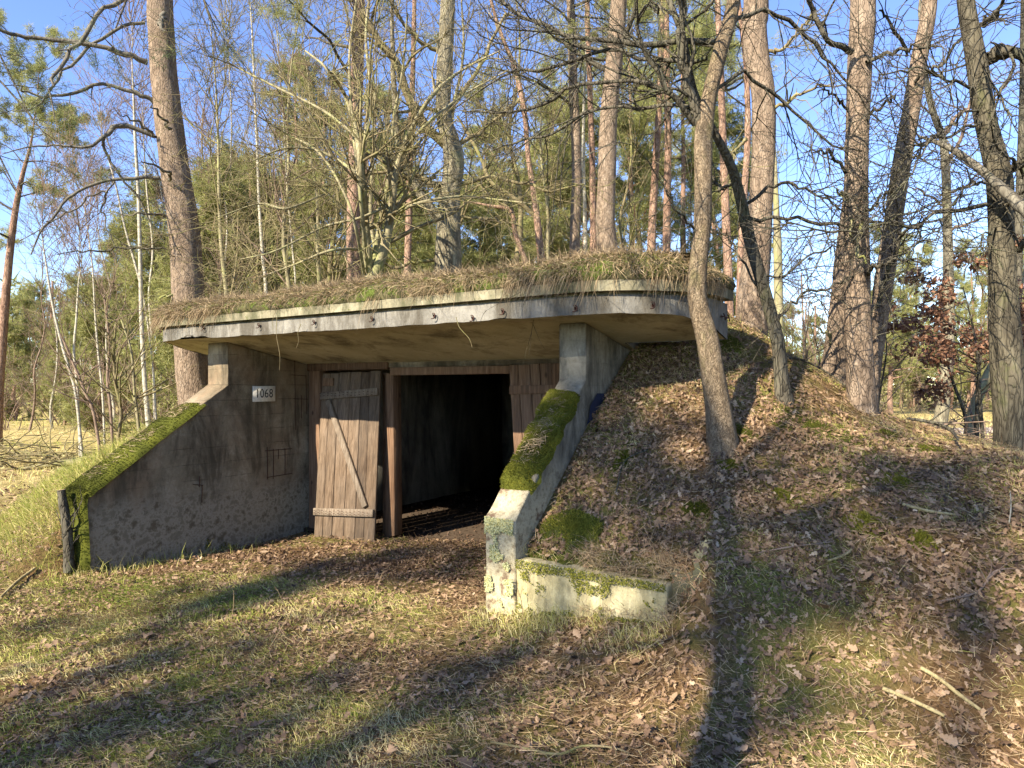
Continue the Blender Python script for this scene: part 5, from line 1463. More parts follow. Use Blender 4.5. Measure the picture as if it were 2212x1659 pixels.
# multi-stemmed hazel
hz = tree_root("hazel_tree", at(798, 605, 8.6), "multi-stemmed young tree with green-brown bark at the back edge of the roof", "tree")
hb_ = at(798, 605, 8.6); rg = np.random.default_rng(77)
stems = [[(800, 608, 20), (792, 560, 18), (788, 490, 16), (780, 375, 14), (772, 300, 12), (748, 212, 9), (708, 150, 6), (660, 110, 4)],
         [(806, 608, 24), (820, 570, 22), (838, 500, 20), (848, 430, 16), (855, 375, 14), (880, 300, 11), (930, 210, 9), (1000, 150, 6), (1080, 110, 3)],
         [(810, 606, 14), (812, 540, 12), (822, 480, 11), (845, 350, 8), (850, 260, 7), (870, 150, 5), (880, 30, 4)],
         [(798, 606, 12), (815, 520, 10), (838, 400, 8), (870, 330, 7), (930, 260, 6), (1010, 200, 4), (1100, 150, 3)],
         [(796, 600, 9), (778, 420, 8), (760, 250, 7), (755, 120, 6), (770, 0, 5)],
         [(802, 606, 12), (790, 450, 11), (785, 330, 8), (800, 200, 7), (790, 80, 6), (800, -30, 4)],
         [(788, 600, 8), (770, 500, 7), (745, 420, 6), (690, 330, 5), (620, 290, 4), (540, 240, 2)],
         [(840, 470, 9), (900, 440, 7), (990, 425, 6), (1060, 430, 5), (1150, 440, 3)],
         [(780, 380, 8), (700, 330, 6), (620, 320, 5), (540, 350, 3)], [(775, 300, 7), (700, 240, 6), (600, 190, 5), (500, 140, 3), (450, 120, 2)],
         [(845, 440, 7), (780, 470, 6), (700, 490, 5), (600, 540, 4), (520, 560, 2)], [(800, 540, 7), (720, 540, 6), (640, 570, 4), (560, 600, 2)],
         [(700, 420, 4), (620, 450, 5), (560, 440, 4), (470, 470, 2)]]
AP, AR_ = [], []
for s_ in stems:
    P, r = px_path([(a, b, w, 8.6 + .5 * math.sin(a * .05 + b * .01)) for a, b, w in s_]); P, r = resample(P, np.maximum(r, .006), 20)
    mb = MB(); tubes(mb, P, r, 9); mb.obj("stem", M_['young_bark'], hz, hb_, smooth=True); AP.append(P); AR_.append(r)
AP, AR_ = np.array(AP), np.array(AR_)
lv = twigs(AP, AR_, [(16, (.6, 1.9), (20, 65), 9, .13, .015, 4, .5, .0055), (5, (.25, .8), (20, 65), 6, .15, .01, 3, .75, .004), (3, (.12, .35), (20, 65), 4, .16, 0, 3, .85, .003)], rg)
mb = MB(); add_levels(mb, lv); tag(tag(mb.obj("twigs", M_['twig'], hz, hb_), kind="stuff"), kind="stuff")

px_tree("pine_tree", "thin dark trunk between the hazel and the gnarled oak", [(880, 600, 15), (883, 480, 15), (885, 380, 14), (888, 270, 13), (892, 150, 11), (895, 0, 9)], 14, 'pine_red', 45, 13, (8, 8, (1, 2), 'needles', 500), S=14, n=50)
px_tree("pine_tree", "crooked pine with a long arched limb right of the gnarled oak", [(1170, 580, 16), (1165, 520, 16), (1158, 455, 14), (1150, 400, 12), (1140, 330, 11), (1135, 260, 11), (1125, 200, 12), (1110, 140, 10), (1085, 80, 8), (1060, 0, 6)], 12.5, 'pine_red', 46, 10,
    limbs=[([(1155, 470, 10), (1110, 430, 10), (1060, 390, 9), (1035, 330, 8), (1010, 290, 7), (990, 250, 4)], 0, 4), ([(1130, 210, 7), (1080, 250, 6), (1030, 220, 5), (980, 190, 3)], 0, 8)], S=14, n=70, levels=(14, [(8, (.8, 1.8), (40, 90), 7, .15, 0, 4, .5, .008), (6, (.3, .8), (30, 70), 5, .15, 0, 3, .6, .005)]))
px_tree("pine_tree", "bent small trunk with dead side twigs behind the roof middle", [(1139, 585, 12), (1125, 540, 11), (1112, 500, 10), (1103, 455, 9), (1060, 445, 6), (1010, 435, 3)], 13, 'pine_red', 47, 5.3, limbs=[([(1100, 480, 5), (1060, 477, 4), (1000, 480, 2)], 0, 6), ([(1103, 460, 4), (1108, 420, 3)], 0, 2)], S=12, n=40)
px_tree("pine_tree", "straight dark pine two trunks left of the thick reddish one", [(1241, 575, 24), (1243, 480, 23), (1246, 380, 22), (1243, 280, 21), (1238, 180, 20), (1236, 80, 18), (1232, 0, 17)], 12.5, 'pine_bark', 48, 14, (6.5, 12, (1.2, 2.4), 'needles', 800), S=18, n=70)
px_tree("pine_tree", "narrow reddish pine just left of the thick reddish one", [(1282, 570, 15), (1281, 450, 14), (1279, 330, 13), (1276, 250, 12), (1272, 120, 11), (1268, 0, 10)], 15, 'pine_red', 49, 15, (8, 9, (1.2, 2.4), 'needles', 700), S=14, n=60)
px_tree("pine_tree", "thick reddish pine rising behind the right half of the roof", [(1312, 572, 54), (1312, 540, 46), (1308, 480, 41), (1311, 380, 39), (1315, 250, 37), (1328, 120, 36), (1337, 0, 34)], 11.5, 'pine_bark', 50, 14, (6.5, 12, (1.2, 2.6), 'needles', 900), S=30, n=110)
px_tree("pine_tree", "bright orange pine trunk between the thick reddish pine and the cracked oak", [(1407, 570, 19), (1409, 480, 17), (1415, 380, 16), (1421, 280, 14), (1426, 150, 13), (1430, 0, 12)], 15, 'pine_red', 51, 15, (7, 10, (1.2, 2.4), 'needles', 700), S=14, n=60)
px_tree("pine_tree", "orange pine trunk close left of the cracked oak", [(1440, 570, 18), (1441, 450, 16), (1443, 300, 15), (1440, 150, 14), (1438, 0, 13)], 16, 'pine_red', 52, 15, (7.5, 10, (1.2, 2.4), 'needles', 700), S=14, n=60)
px_tree("pine_tree", "pine trunk half hidden between the two oaks on the slope", [(1575, 690, 20), (1572, 560, 18), (1565, 400, 17), (1560, 250, 15), (1555, 100, 13), (1550, 0, 12)], 13, 'pine_red', 53, 13, (6.5, 10, (1.2, 2.4), 'needles', 700), S=14, n=60)
px_tree("birch_tree", "white birch stem behind the narrow reddish pine", [(1265, 580, 9), (1263, 450, 8), (1260, 330, 7), (1262, 200, 6), (1266, 100, 4)], 17, 'birch_bark', 54, 13, S=10, n=40)
px_tree("pine_tree", "curving reddish pine left of the kinked pine", [(1596, 700, 15), (1600, 560, 14), (1606, 440, 14), (1615, 300, 13), (1612, 150, 11), (1600, 40, 9)], 12, 'pine_red', 56, 12, (6, 10, (1.2, 2.2), 'needles', 700), S=14, n=60)
print("near trees", round(time.time() - T0, 1))

# --- far left pine and birches
px_tree("pine_tree", "lone tall pine at the left picture edge, bare below a small crown", [(-4, 850, 20), (6, 720, 18), (14, 620, 16), (22, 540, 14), (34, 450, 12), (48, 380, 9), (62, 330, 6), (70, 290, 4)], 20, 'pine_red', 57, 11, (5.0, 30, (1.0, 2.4), 'needles', 3600), S=12, n=50)
for i, (rows, Y, lb) in enumerate((
    ([(321, 925, 15), (313, 830, 13), (306, 700, 12), (303, 560, 11), (299, 420, 10), (292, 300, 8), (288, 200, 5), (285, 120, 3)], 13, "clean white birch, thickest one left of the big pine"),
    ([(165, 860, 8), (150, 800, 8), (130, 730, 7), (112, 650, 6), (98, 560, 4), (92, 520, 3)], 15, "leaning birch at far left beside a forked partner"),
    ([(168, 850, 7), (160, 760, 7), (165, 690, 6), (170, 610, 4)], 15.2, "short upright birch crossing the leaning birch"),
    ([(222, 860, 6), (212, 760, 6), (205, 670, 5), (200, 580, 4), (190, 500, 3)], 17, "thin birch left of the clean white birch"),
    ([(333, 820, 6), (318, 690, 6), (300, 600, 7), (272, 500, 6), (250, 400, 5), (230, 330, 3)], 18, "leaning birch passing behind the clean white birch"),
    ([(330, 760, 7), (322, 640, 7), (330, 540, 6), (318, 420, 5), (310, 300, 3)], 19, "birch with a wavy stem close left of the big pine"),
    ([(575, 640, 10), (568, 560, 10), (560, 440, 9), (556, 330, 8), (550, 200, 6), (545, 80, 5), (540, 0, 4)], 14, "tall birch in the gap right of the big pine"),
    ([(640, 640, 6), (632, 540, 6), (620, 400, 5), (612, 250, 4), (600, 100, 3)], 18, "slim birch right of the tall birch"),
    ([(510, 640, 6), (505, 520, 6), (498, 400, 5), (500, 250, 4), (492, 100, 3)], 19, "slim birch left of the tall birch"))):
    root, base, Pt, rt, rg = trunk_tree("birch_tree", lb, [(a, b, w * .72) for a, b, w in rows], Y, M_['birch_bark'], CAMZ + (CY - rows[-1][1]) / FPX * Y + 1.5, 80 + i, .1, .02, 10, 50, end=.3)
    PP, RR = resample(Pt, rt, 24)
    lv = twigs(PP[9:][None], RR[9:][None], [(26, (.8, 2.2), (18, 50), 8, .09, .04, 4, .5, .008), (7, (.4, 1.0), (15, 45), 6, .10, -.03, 3, .6, .0055)], rg)
    mb = MB(); add_levels(mb, lv); tag(mb.obj("twigs", M_['twig_brown' if i < 6 else 'twig'], root, base), kind="stuff")
# small trees in front of the meadow at left
for i, (rows, lb, m) in enumerate((([(253, 985, 8, 9.5), (256, 940, 8, 9.5), (262, 890, 7, 9.5), (250, 830, 7, 9.5), (246, 770, 5, 9.5), (250, 700, 4, 9.5)], "little crooked sapling right of the log heap", 'twig'),
                                   ([(303, 960, 7, 9.8), (297, 900, 7, 9.8), (290, 840, 6, 9.8), (284, 760, 5, 9.8), (262, 690, 4, 9.8)], "slim sunlit sapling beside the sloping wall", 'young_bark'),
                                   ([(205, 905, 6, 13), (185, 850, 6, 13), (160, 790, 5, 13), (130, 720, 3, 13)], "leaning brown sapling in the left thicket", 'twig_brown'),
                                   ([(240, 900, 6, 12), (232, 820, 6, 12), (236, 740, 5, 12), (225, 640, 4, 12)], "upright brown sapling in the left thicket", 'twig_brown'))):
    P, r = px_path(rows); P, r = to_ground(P, r); P, r = resample(P, r, 16)
    rt_ = tree_root("sapling", P[0], lb, "sapling"); mb = MB(); tubes(mb, P, r, 7); mb.obj("stem", M_[m], rt_, P[0], smooth=True)
    rg = np.random.default_rng(90 + i)
    b, br = grow(P[None], r[None], 16, (.4, 1.5), (25, 65), 8, .13, .04, rg, rf=.6, rmin=.006, tmin=.35); c, cr = grow(b, br, 4, (.2, .6), (25, 60), 5, .14, 0, rg, rf=.8, rmin=.004)
    mb = MB(); tubes(mb, b, br, 4); tubes(mb, c, cr, 3); tag(mb.obj("twigs", M_[m if m != 'young_bark' else 'twig'], rt_, P[0]), kind="stuff")

# --- background stock: pines, bare trees, shrubs (one of each kind, then copies)
def pine_variant(seed, H, lo, spread, mat, tn, name="pine_tree", rtrunk=.16):
    rg = np.random.default_rng(seed)
    root = empty(name, (0, 0, 0))
    z = np.linspace(-.3, H, 9); P = np.column_stack([np.cumsum(rg.normal(size=9) * .10), np.cumsum(rg.normal(size=9) * .10), z]); P[:, :2] -= P[0, :2]
    r = rtrunk * np.linspace(1.05, .12, 9)
    c, cr = resample(P, r, 22); mb = MB(); tubes(mb, c, cr, 10); mb.obj("trunk", M_['pine_red'], root, smooth=True)
    k = int(22 * lo)
    n = int(34 * (1 - lo) / .6)
    b, br = grow(c[k:][None], cr[k:][None], n, (spread * .35, spread), (60, 100), 8, .12, .05, rg, rf=.4, rmin=.012, tmin=0)
    # shorter towards the top
    hgt = (b[:, 0, 2] - H * lo) / (H * (1 - lo)); sh = np.clip(1.05 - .62 * hgt, .3, 1)[:, None, None]
    b = b[:, :1] + (b - b[:, :1]) * sh
    t, tr = grow(b, br, 7, (.3, 1.0), (25, 70), 5, .15, .04, rg, rf=.6, rmin=.007, tmin=.25)
    mb = MB(); tubes(mb, b, br, 4); tubes(mb, t, tr, 3); tag(mb.obj("branches", M_['pine_red'], root), kind="stuff")
    q = rg.integers(0, len(t), tn); kk = rg.integers(1, 5, tn)
    mb = MB(); tufts(mb, t[q, kk] + rg.normal(size=(tn, 3)) * .10, t[q, kk] - t[q, kk - 1] + np.array([0, 0, .05]), rg, 11, (.12, .26), .022, (.1, .95), .9)
    tag(mb.obj("crown", M_[mat], root), kind="stuff")
    return root
def bare_variant(seed, H, name, mat, tmat, n1=18, n2=7, n3=4, r0=.09, lo=4, ang=(20, 55), L1=(1.5, 3.5)):
    rg = np.random.default_rng(seed)
    root = empty(name, (0, 0, 0))
    z = np.linspace(-.3, H, 9); P = np.column_stack([np.cumsum(rg.normal(size=9) * .14), np.cumsum(rg.normal(size=9) * .14), z]); P[:, :2] -= P[0, :2]
    c, cr = resample(P, r0 * np.linspace(1, .1, 9), 22); mb = MB(); tubes(mb, c, cr, 8); mb.obj("trunk", M_[mat], root, smooth=True)
    lv = twigs(c[lo:][None], cr[lo:][None], [(n1, L1, ang, 8, .11, .05, 4, .55, .012), (n2, (.6, 1.6), (20, 60), 6, .14, .02, 3, .6, .008), (n3, (.25, .7), (20, 60), 4, .15, 0, 3, .8, .0055)], rg)
    mb = MB(); add_levels(mb, lv); tag(mb.obj("twigs", M_[tmat], root), kind="stuff")
    return root
def shrub_variant(seed, H, tmat, name="bare_shrub"):
    rg = np.random.default_rng(seed); root = empty(name, (0, 0, 0)); n = 9
    d = np.array([0, 0, 1.0]) + rg.normal(size=(n, 3)) * .35; P = rg.normal(size=(n, 1, 3)) * [.15, .15, 0] + np.linspace(0, 1, 8)[None, :, None] * (d * H)[:, None] + np.cumsum(rg.normal(size=(n, 8, 3)) * .06, 1)
    P[:, 0, 2] = -.1
    r = np.repeat(np.linspace(.018, .005, 8)[None], n, 0); mb = MB(); tubes(mb, P, r, 5); tag(mb.obj("stems", M_[tmat], root), kind="stuff")
    lv = twigs(P, r, [(9, (.4, 1.2), (20, 65), 6, .15, .03, 3, .7, .007), (5, (.2, .6), (20, 65), 4, .16, 0, 3, .8, .005)], rg)
    mb = MB(); add_levels(mb, lv); tag(mb.obj("twigs", M_[tmat], root), kind="stuff")
    return root
ORD = ["first", "second", "third", "fourth", "fifth", "sixth", "seventh", "eighth", "ninth", "tenth", "eleventh", "twelfth", "thirteenth", "fourteenth", "fifteenth", "sixteenth", "seventeenth", "eighteenth", "nineteenth", "twentieth",
       "twenty-first", "twenty-second", "twenty-third", "twenty-fourth", "twenty-fifth", "twenty-sixth", "twenty-seventh", "twenty-eighth", "twenty-ninth", "thirtieth"]
def scatter(variants, spots, fmt, cat, group, seed):
    rg = np.random.default_rng(seed)
    spots = sorted(spots, key=lambda s: s[0]); used = {}
    for i, (px, Y, vi, sc) in enumerate(spots):
        v = variants[vi % len(variants)]
        X = (px - CX) / FPX * Y; loc = (X, Y, float(G(X, Y)))
        rz = rg.uniform(0, 6.28)
        lb = fmt.format(ORD[i] if i < len(ORD) else str(i))
        if vi % len(variants) not in used:
            used[vi % len(variants)] = 1; o = v; o.location = loc; o.rotation_euler = (0, 0, rz); o.scale = (sc, sc, sc)
        else: o = copy_tree(v, loc, rz, sc)
        tag(o, lb, cat, group)
    for k_, v in enumerate(variants):
        if k_ not in used:
            for ch in list(v.children): bpy.data.objects.remove(ch)
            bpy.data.objects.remove(v)
P1 = [pine_variant(1, 15, .28, 3.0, 'needles', 4300), pine_variant(2, 17, .34, 2.9, 'needles', 4300), pine_variant(3, 13, .18, 2.9, 'needles', 4600), pine_variant(4, 16, .4, 2.6, 'needles', 3900)]
rg = np.random.default_rng(100)
spots = [(px, float(Y), k, sc) for px, Y, k, sc in (
    (430, 30, 2, .9), (520, 33, 1, .8), (590, 27, 2, .8), (655, 35, 3, .95), (700, 24, 0, .85), (840, 30, 1, .9), (930, 26, 2, .75), (1040, 33, 0, .8),
    (1130, 28, 2, .85), (1205, 25, 0, .9), (1270, 34, 3, 1.0), (1360, 21, 1, .85), (1395, 27, 2, 1.05), (760, 21, 2, .8), (1050, 24, 0, .8), (560, 23, 2, .75), (1160, 21, 2, .8), (640, 24, 1, .8), (1240, 20, 2, .8),  (1475, 23, 0, 1.0), (1535, 30, 1, 1.05), (1590, 25, 2, .95), (790, 38, 3, 1.0), (1100, 42, 1, .9))]
scatter(P1, spots, "{} pine from the left in the sunlit row behind the bunker", "pine tree", "pines behind the bunker", 1)
P2 = [pine_variant(11, 11, .22, 2.9, 'needles', 4300), pine_variant(12, 10, .12, 2.4, 'needles', 3900)]
scatter(P2, [(1925, 40, 0, 1.0), (1975, 46, 0, 1.0), (1890, 52, 1, .9), (2050, 50, 0, .9), (2110, 42, 0, .95), (2170, 38, 1, .95), (2230, 44, 0, 1.1), (1760, 56, 1, .75), (1700, 44, 1, .7)],
        "{} pine from the left beyond the road right of the mound", "pine tree", "pines beyond the road", 2)
P3 = [pine_variant(21, 7.5, .06, 1.9, 'needles', 4300, rtrunk=.09), pine_variant(22, 9.0, .05, 2.1, 'needles', 4500, rtrunk=.10)]
scatter(P3, [(30, 34, 0, .85), (90, 38, 1, .8), (140, 30, 0, .7), (215, 26, 0, .8), (268, 32, 1, .95), (330, 22, 0, .95), (372, 27, 1, 1.1), (440, 19, 0, 1.0), (545, 24, 1, 1.0),  (175, 40, 1, .9), (480, 34, 1, 1.1),  (610, 21, 0, .8), (500, 20, 1, .9), (700, 19, 0, .95), (850, 20, 1, .9), (950, 19, 0, .95), (1080, 21, 1, .9), (1160, 20, 0, .9)],
        "{} low-branched young pine from the left at the clearing's edge", "pine tree", "young pines at the edge of the clearing", 3)
B1 = [bare_variant(31, 11, "bare_tree", 'young_bark', 'twig'), bare_variant(32, 9, "bare_tree", 'twig', 'twig'), bare_variant(33, 12, "bare_tree", 'young_bark', 'twig_brown', L1=(1.2, 2.8))]
scatter(B1, [(500, 15, 0, .9), (560, 18, 1, .9), (625, 14, 2, .8), (680, 17, 0, .95), (735, 14, 1, .9), (830, 16, 2, .95), (1010, 15, 0, 1.0), (1100, 14, 1, .95), (1180, 18, 0, .95), (1345, 15, 1, .9), (455, 20, 2, .9)],
        "{} bare twiggy tree from the left behind the bunker", "bare tree", "bare young trees behind the bunker", 4)
B2 = [bare_variant(41, 9, "bare_tree", 'birch_bark', 'twig_brown', r0=.06, ang=(15, 40), L1=(1.0, 2.4)), bare_variant(42, 7, "bare_tree", 'twig_brown', 'twig_brown', r0=.05, L1=(.8, 2.0))]
scatter(B2, [(60, 26, 1, 1.0), (115, 28, 0, .9), (185, 26, 0, 1.0), (240, 24, 0, .95), (345, 22, 0, 1.1), (395, 25, 1, 1.1), (1740, 28, 0, .7), (1775, 24, 1, .9), (2150, 30, 1, .9), (440, 25, 0, 1.1), (480, 18, 0, .95)],
        "{} slender bare tree from the left in the far thickets", "bare tree", "slender bare trees in the thickets", 5)
S1 = [shrub_variant(51, 2.2, 'twig_brown'), shrub_variant(52, 1.7, 'twig')]
scatter(S1, [(12, 27, 0, 1.1), (120, 30, 0, 1.3), (240, 25, 0, 1.1), (300, 22, 0, 1.0), (355, 19, 0, .9), (1715, 14, 1, 1.0), (1760, 12, 0, .8), (1945, 18, 1, .7), (2130, 12, 0, .7), (2190, 13, 1, .7)],
        "{} leafless shrub from the left along the clearing", "shrub", "leafless shrubs", 6)
# far wood that closes the view
rg = np.random.default_rng(7)
mb = MB(); n = 12000
X = rg.uniform(-62, 62, n); Yw = rg.uniform(50, 66, n)
top = 3.5 + 6.0 * fbm(X * .16, Yw * .1, 0, 5) - 1.0 * (X > 22) + 2.5 * (X < -14)
Zw = rg.uniform(0, 1, n) ** .8 * top
tufts(mb, np.column_stack([X, Yw, Zw - .3]), rg.normal(size=(n, 3)) * .5 + np.array([0, 0, .5]), rg, 6, (.5, 1.2), .13, (.1, .8), .9)
tag(mb.obj("far_wood", M_['needles']), "far-off pine wood closing the view behind all the trees", "woodland", kind="stuff")
mb = MB(); n = 170
X = rg.uniform(-60, 60, n); Yw = rg.uniform(44, 58, n); P = np.zeros((n, 6, 3)); P[..., 0] = X[:, None] + np.linspace(0, 1, 6) * rg.normal(size=(n, 1)) * .5; P[..., 1] = Yw[:, None]; P[..., 2] = np.linspace(-.4, 1, 6)[None] * rg.uniform(6, 10, (n, 1))
tubes(mb, P, np.linspace(.15, .06, 6)[None] * rg.uniform(.6, 1.2, (n, 1)), 6)
tag(mb.obj("far_trunks", M_['pine_red']), "thin trunks of the far-off wood", "woodland", kind="stuff")
print("back trees", round(time.time() - T0, 1))

# --- trees standing behind the photographer, whose shadows fall into the picture
def shade_tree(x, y, H, r, seed, lean=(0, 0), label="", crown=(5, 14), n1=12, n2=6, pine=False, tn=1500, L=(1.2, 3.0)):
    rg = np.random.default_rng(seed); g = float(G(x, y))
    z = np.linspace(-.2, H, 9); P = np.column_stack([x + lean[0] * z, y + lean[1] * z, z + g]); P[:, :2] += np.cumsum(rg.normal(size=(9, 2)) * .03, 0) * (z[:, None] > 1)
    root = empty("pine_tree" if pine else "bare_tree", P[0], label, "tree")
    mb = MB(); Pt, rt = trunk_mesh(mb, P, r * np.linspace(1.05, .3, 9), 20, 60, .05, .2, seed); mb.obj("trunk", M_['pine_bark'], root, P[0], smooth=True)
    PP, RR = resample(Pt, rt, 24); k0 = int(24 * crown[0] / H)
    lv = twigs(PP[k0:][None], RR[k0:][None], [(n1, L, (45, 85), 8, .12, .02, 5, .45, .012), (n2, (.5, 1.3), (25, 65), 6, .14, 0, 3, .6, .007)], rg)
    mb = MB(); add_levels(mb, lv); tag(mb.obj("branches", M_['dark_bark'], root, P[0]), kind="stuff")
    if pine:
        t = lv[1][0]; q = rg.integers(0, len(t), tn); kk = rg.integers(2, 6, tn)
        mb = MB(); tufts(mb, t[q, kk], t[q, kk] - t[q, kk - 1], rg, 10, (.14, .26), .022); tag(mb.obj("crown", M_['needles'], root, P[0]), kind="stuff")
    return root
shade_tree(-1.5, -1.45, 8.5, .17, 3, (-.44, -.10), "leaning tree right behind the photographer casting the broad trunk shadow", (4.5, 8.5), 10, 6)
for sx, sy, c0, c1, sn, sr, sl in ((-16.9, -11.5, 13, 16, 700, 1.0, "pine behind the photographer shading the strip before the bunker"), (-11.5, -11.9, 12.6, 16, 900, 1.3, "pine behind the photographer shading the lower right slope"),
                           (-14.7, -12.5, 12.4, 13.7, 420, .9, "pine behind the photographer shading the bottom centre"), (-12.7, -10.6, 13.0, 14.6, 600, .9, "pine behind the photographer shading the slope beside the wing wall"),
                           (-16.3, -12.6, 12.6, 14.2, 380, .9, "pine behind the photographer shading the lower left corner")):
    shade_tree(sx, sy, c1, .13, int(c0 * 7 + sn), (0, 0), sl, (c0, c1), 12, 6, True, sn, (sr * .4, sr))

# ------------------------------------------------------------------ small things
def stick(rows, name, label, mat='stick', lift=.02, S=7, r_end=.6, seed=0, stubs=0, cat="stick"):
    pts = []; rad = []
    for px, py, w in rows:
        p = hit(px, py, 2.0); pts.append(p + np.array([0, 0, w / 2 / FPX * p[1] + lift])); rad.append(w / 2 / FPX * p[1])
    P, r = resample(np.array(pts), np.array(rad), 18)
    root = empty(name, P[0], label, cat)
    r = r * (1 + .2 * (vnoise(np.arange(18) * .9, 0 * np.arange(18), 0, seed) - .5))
    mb = MB(); tubes(mb, P, r, S, cap_ends=True)
    if stubs:
        sp, sr = grow(P[None], r[None], stubs, (.05, .3), (20, 60), 5, .15, 0, np.random.default_rng(seed), rf=.5, rmin=.0025); sp[..., 2] = np.maximum(sp[..., 2], P[:, 2].min()); tubes(mb, sp, sr, 4)
    o = mb.obj("stem", M_[mat], root, P[0], smooth=True)
    return root
stick([(1906, 1503, 9), (1950, 1520, 9), (2000, 1543, 9), (2040, 1560, 8)], "fallen_stick", "yellowish broken stick lying lower right, the shorter thick one", seed=1)
stick([(1988, 1458, 9), (2030, 1482, 9), (2075, 1520, 9), (2118, 1550, 7)], "fallen_stick", "yellowish broken stick lying above the shorter one at lower right", seed=2)
stick([(1060, 1616, 5), (1140, 1632, 5), (1180, 1641, 6), (1216, 1643, 6), (1252, 1627, 5), (1290, 1624, 5), (1331, 1629, 4), (1360, 1641, 3)], "fallen_twig", "wavy pale twig lying at the bottom centre", 'twig', .02, seed=3, stubs=3)
stick([(1949, 1100, 7), (2000, 1115, 7), (2064, 1122, 5)], "fallen_stick", "mossy stick lying on the right slope beside moss tufts", seed=4)
stick([(1788, 1225, 5), (1820, 1212, 6), (1840, 1200, 5)], "fallen_stick", "short pale stick in shade on the lower right slope", seed=5)
stick([(2030, 1310, 4), (2110, 1290, 5), (2150, 1248, 4), (2212, 1240, 3)], "fallen_twig", "long thin twig crossing the right slope near the edge", 'twig_brown', seed=6, stubs=5)
stick([(1590, 1215, 3), (1690, 1195, 4), (1800, 1180, 3)], "fallen_twig", "dark thin twig in the trunk shadow on the slope", 'twig_brown', seed=7, stubs=3)
stick([(0, 1300, 6), (40, 1262, 7), (75, 1235, 6)], "fallen_stick", "grey stick lying left of the sawn stub", seed=8)
stick([(1660, 800, 4), (1720, 790, 5), (1780, 815, 4), (1830, 850, 3)], "fallen_twig", "bent twig on the crest of the mound", 'dark_bark', .05, seed=9, stubs=4)
stick([(1960, 935, 5), (2010, 945, 8), (2050, 960, 8), (2070, 985, 5)], "fallen_branch", "dark fallen branch at the foot of the mound near the road", 'dark_bark', .1, seed=10, stubs=9)
stick([(1330, 1080, 3), (1350, 1010, 3), (1400, 985, 3)], "fallen_twig", "curled wiry twig beside the right wing wall", 'dark_bark', .04, seed=12, stubs=2)
# sawn stub with suckers at the left wing
b0 = hit(146, 1222, 4)
P, r = px_path([(150, 1235, 24), (147, 1170, 20), (142, 1120, 18), (136, 1085, 17), (132, 1058, 17)], b0[1] - .12)
root = empty("sawn_stub", P[0], "dark sawn off stump standing at the mossy left wall end", "stump")
P2_, r2_ = resample(P, r, 24)
mb = MB(); tubes(mb, P2_, r2_ * (1 + .15 * (vnoise(np.arange(24) * .8, 0 * np.arange(24)) - .5)), 14); mb.obj("stem", M_['dark_bark'], root, P[0], smooth=True)
mb = MB(); th = np.linspace(0, 2 * np.pi, 13)[:-1]; e_ = P2_[-1]
mb.add(np.vstack([e_ + np.column_stack([np.cos(th), np.sin(th), 0 * th + .15 * np.cos(th)]) * r2_[-1] * .97, e_]), f3=[(i, (i + 1) % 12, 12) for i in range(12)]); mb.obj("cut_face", M_['cut'], root, P[0])
rg = np.random.default_rng(3)
b, br = grow(P2_[3:15][None], r2_[3:15][None], 11, (.15, .55), (30, 80), 8, .2, .06, rg, rf=.2, rmin=.0035, tmin=0); c, cr = grow(b, br, 3, (.05, .2), (30, 70), 5, .2, 0, rg, rf=.8, rmin=.0025)
mb = MB(); tubes(mb, b, br, 4); tubes(mb, c, cr, 3); tag(mb.obj("sucker_twigs", M_['dark_bark'], root, P[0]), kind="stuff")
# log heap in the clearing
lr = at(200, 925, 14); lr[2] = float(G(lr[0], lr[1]))
for i, (dx, dy, dz, L_, ang_, rr_, lb) in enumerate(((0, 0, .08, 1.3, .05, .08, "lowest log of the small heap in the left clearing"), (.15, -.1, .22, 1.1, -.08, .07, "upper log of the small heap in the left clearing"), (-.9, .8, .15, 2.4, .25, .06, "long grey branch behind the small log heap"), (.9, .6, .3, 1.0, 1.2, .10, "mossy stump piece right of the small log heap"))):
    c0 = lr + np.array([dx, dy, dz]); d = np.array([math.cos(ang_), .15, math.sin(ang_) * .6]); P = np.array([c0 - d * L_ / 2, c0 + [0, 0, .02], c0 + d * L_ / 2]); P, r = resample(P, np.array([rr_, rr_ * 1.05, rr_ * .8]), 10)
    mb = MB(); tubes(mb, P, r, 10, cap_ends=True); tag(mb.obj("log", M_['deadwood'], smooth=True), lb, "log")
# brush pile: tangled twigs left and at the right foot of the mound
for (px, py, Y, n, L_, lb) in ((110, 905, 16, 170, 2.2, "grey brush heap of cut branches in the left clearing"), (2090, 1010, 6.4, 90, .6, "tangle of dark twigs where the mound meets the road side"), (1975, 950, 7.6, 50, .5, "low dark twig tangle at the right crest")):
    rg = np.random.default_rng(int(px)); c0 = at(px, py, Y); c0[2] = float(G(c0[0], c0[1])) + .05
    p = c0 + rg.normal(size=(n, 3)) * np.array([L_ * .7, L_ * .4, .12 * L_ ** .5]); p[:, 2] = np.maximum(p[:, 2], c0[2])
    d = rg.normal(size=(n, 3)) * np.array([1, .6, .25]); d /= np.linalg.norm(d, axis=1, keepdims=True); d[:, 2] = np.abs(d[:, 2])
    t = np.linspace(0, 1, 7)[None, :, None]; P = p[:, None] + d[:, None] * t * L_ * rg.uniform(.4, 1, (n, 1, 1)) + np.cumsum(rg.normal(size=(n, 7, 3)) * .035 * L_, 1) * [1, 1, .5]; P[..., 2] = np.maximum(P[..., 2], c0[2] - .05)
    mb = MB(); tubes(mb, P, np.linspace(.012, .003, 7)[None] * rg.uniform(.5, 1.2, (n, 1)) * (1 + .5 * (Y > 10)), 4); tag(mb.obj("brushwood", M_['twig_brown'] if Y < 10 else M_['twig']), lb, "brushwood", kind="stuff")
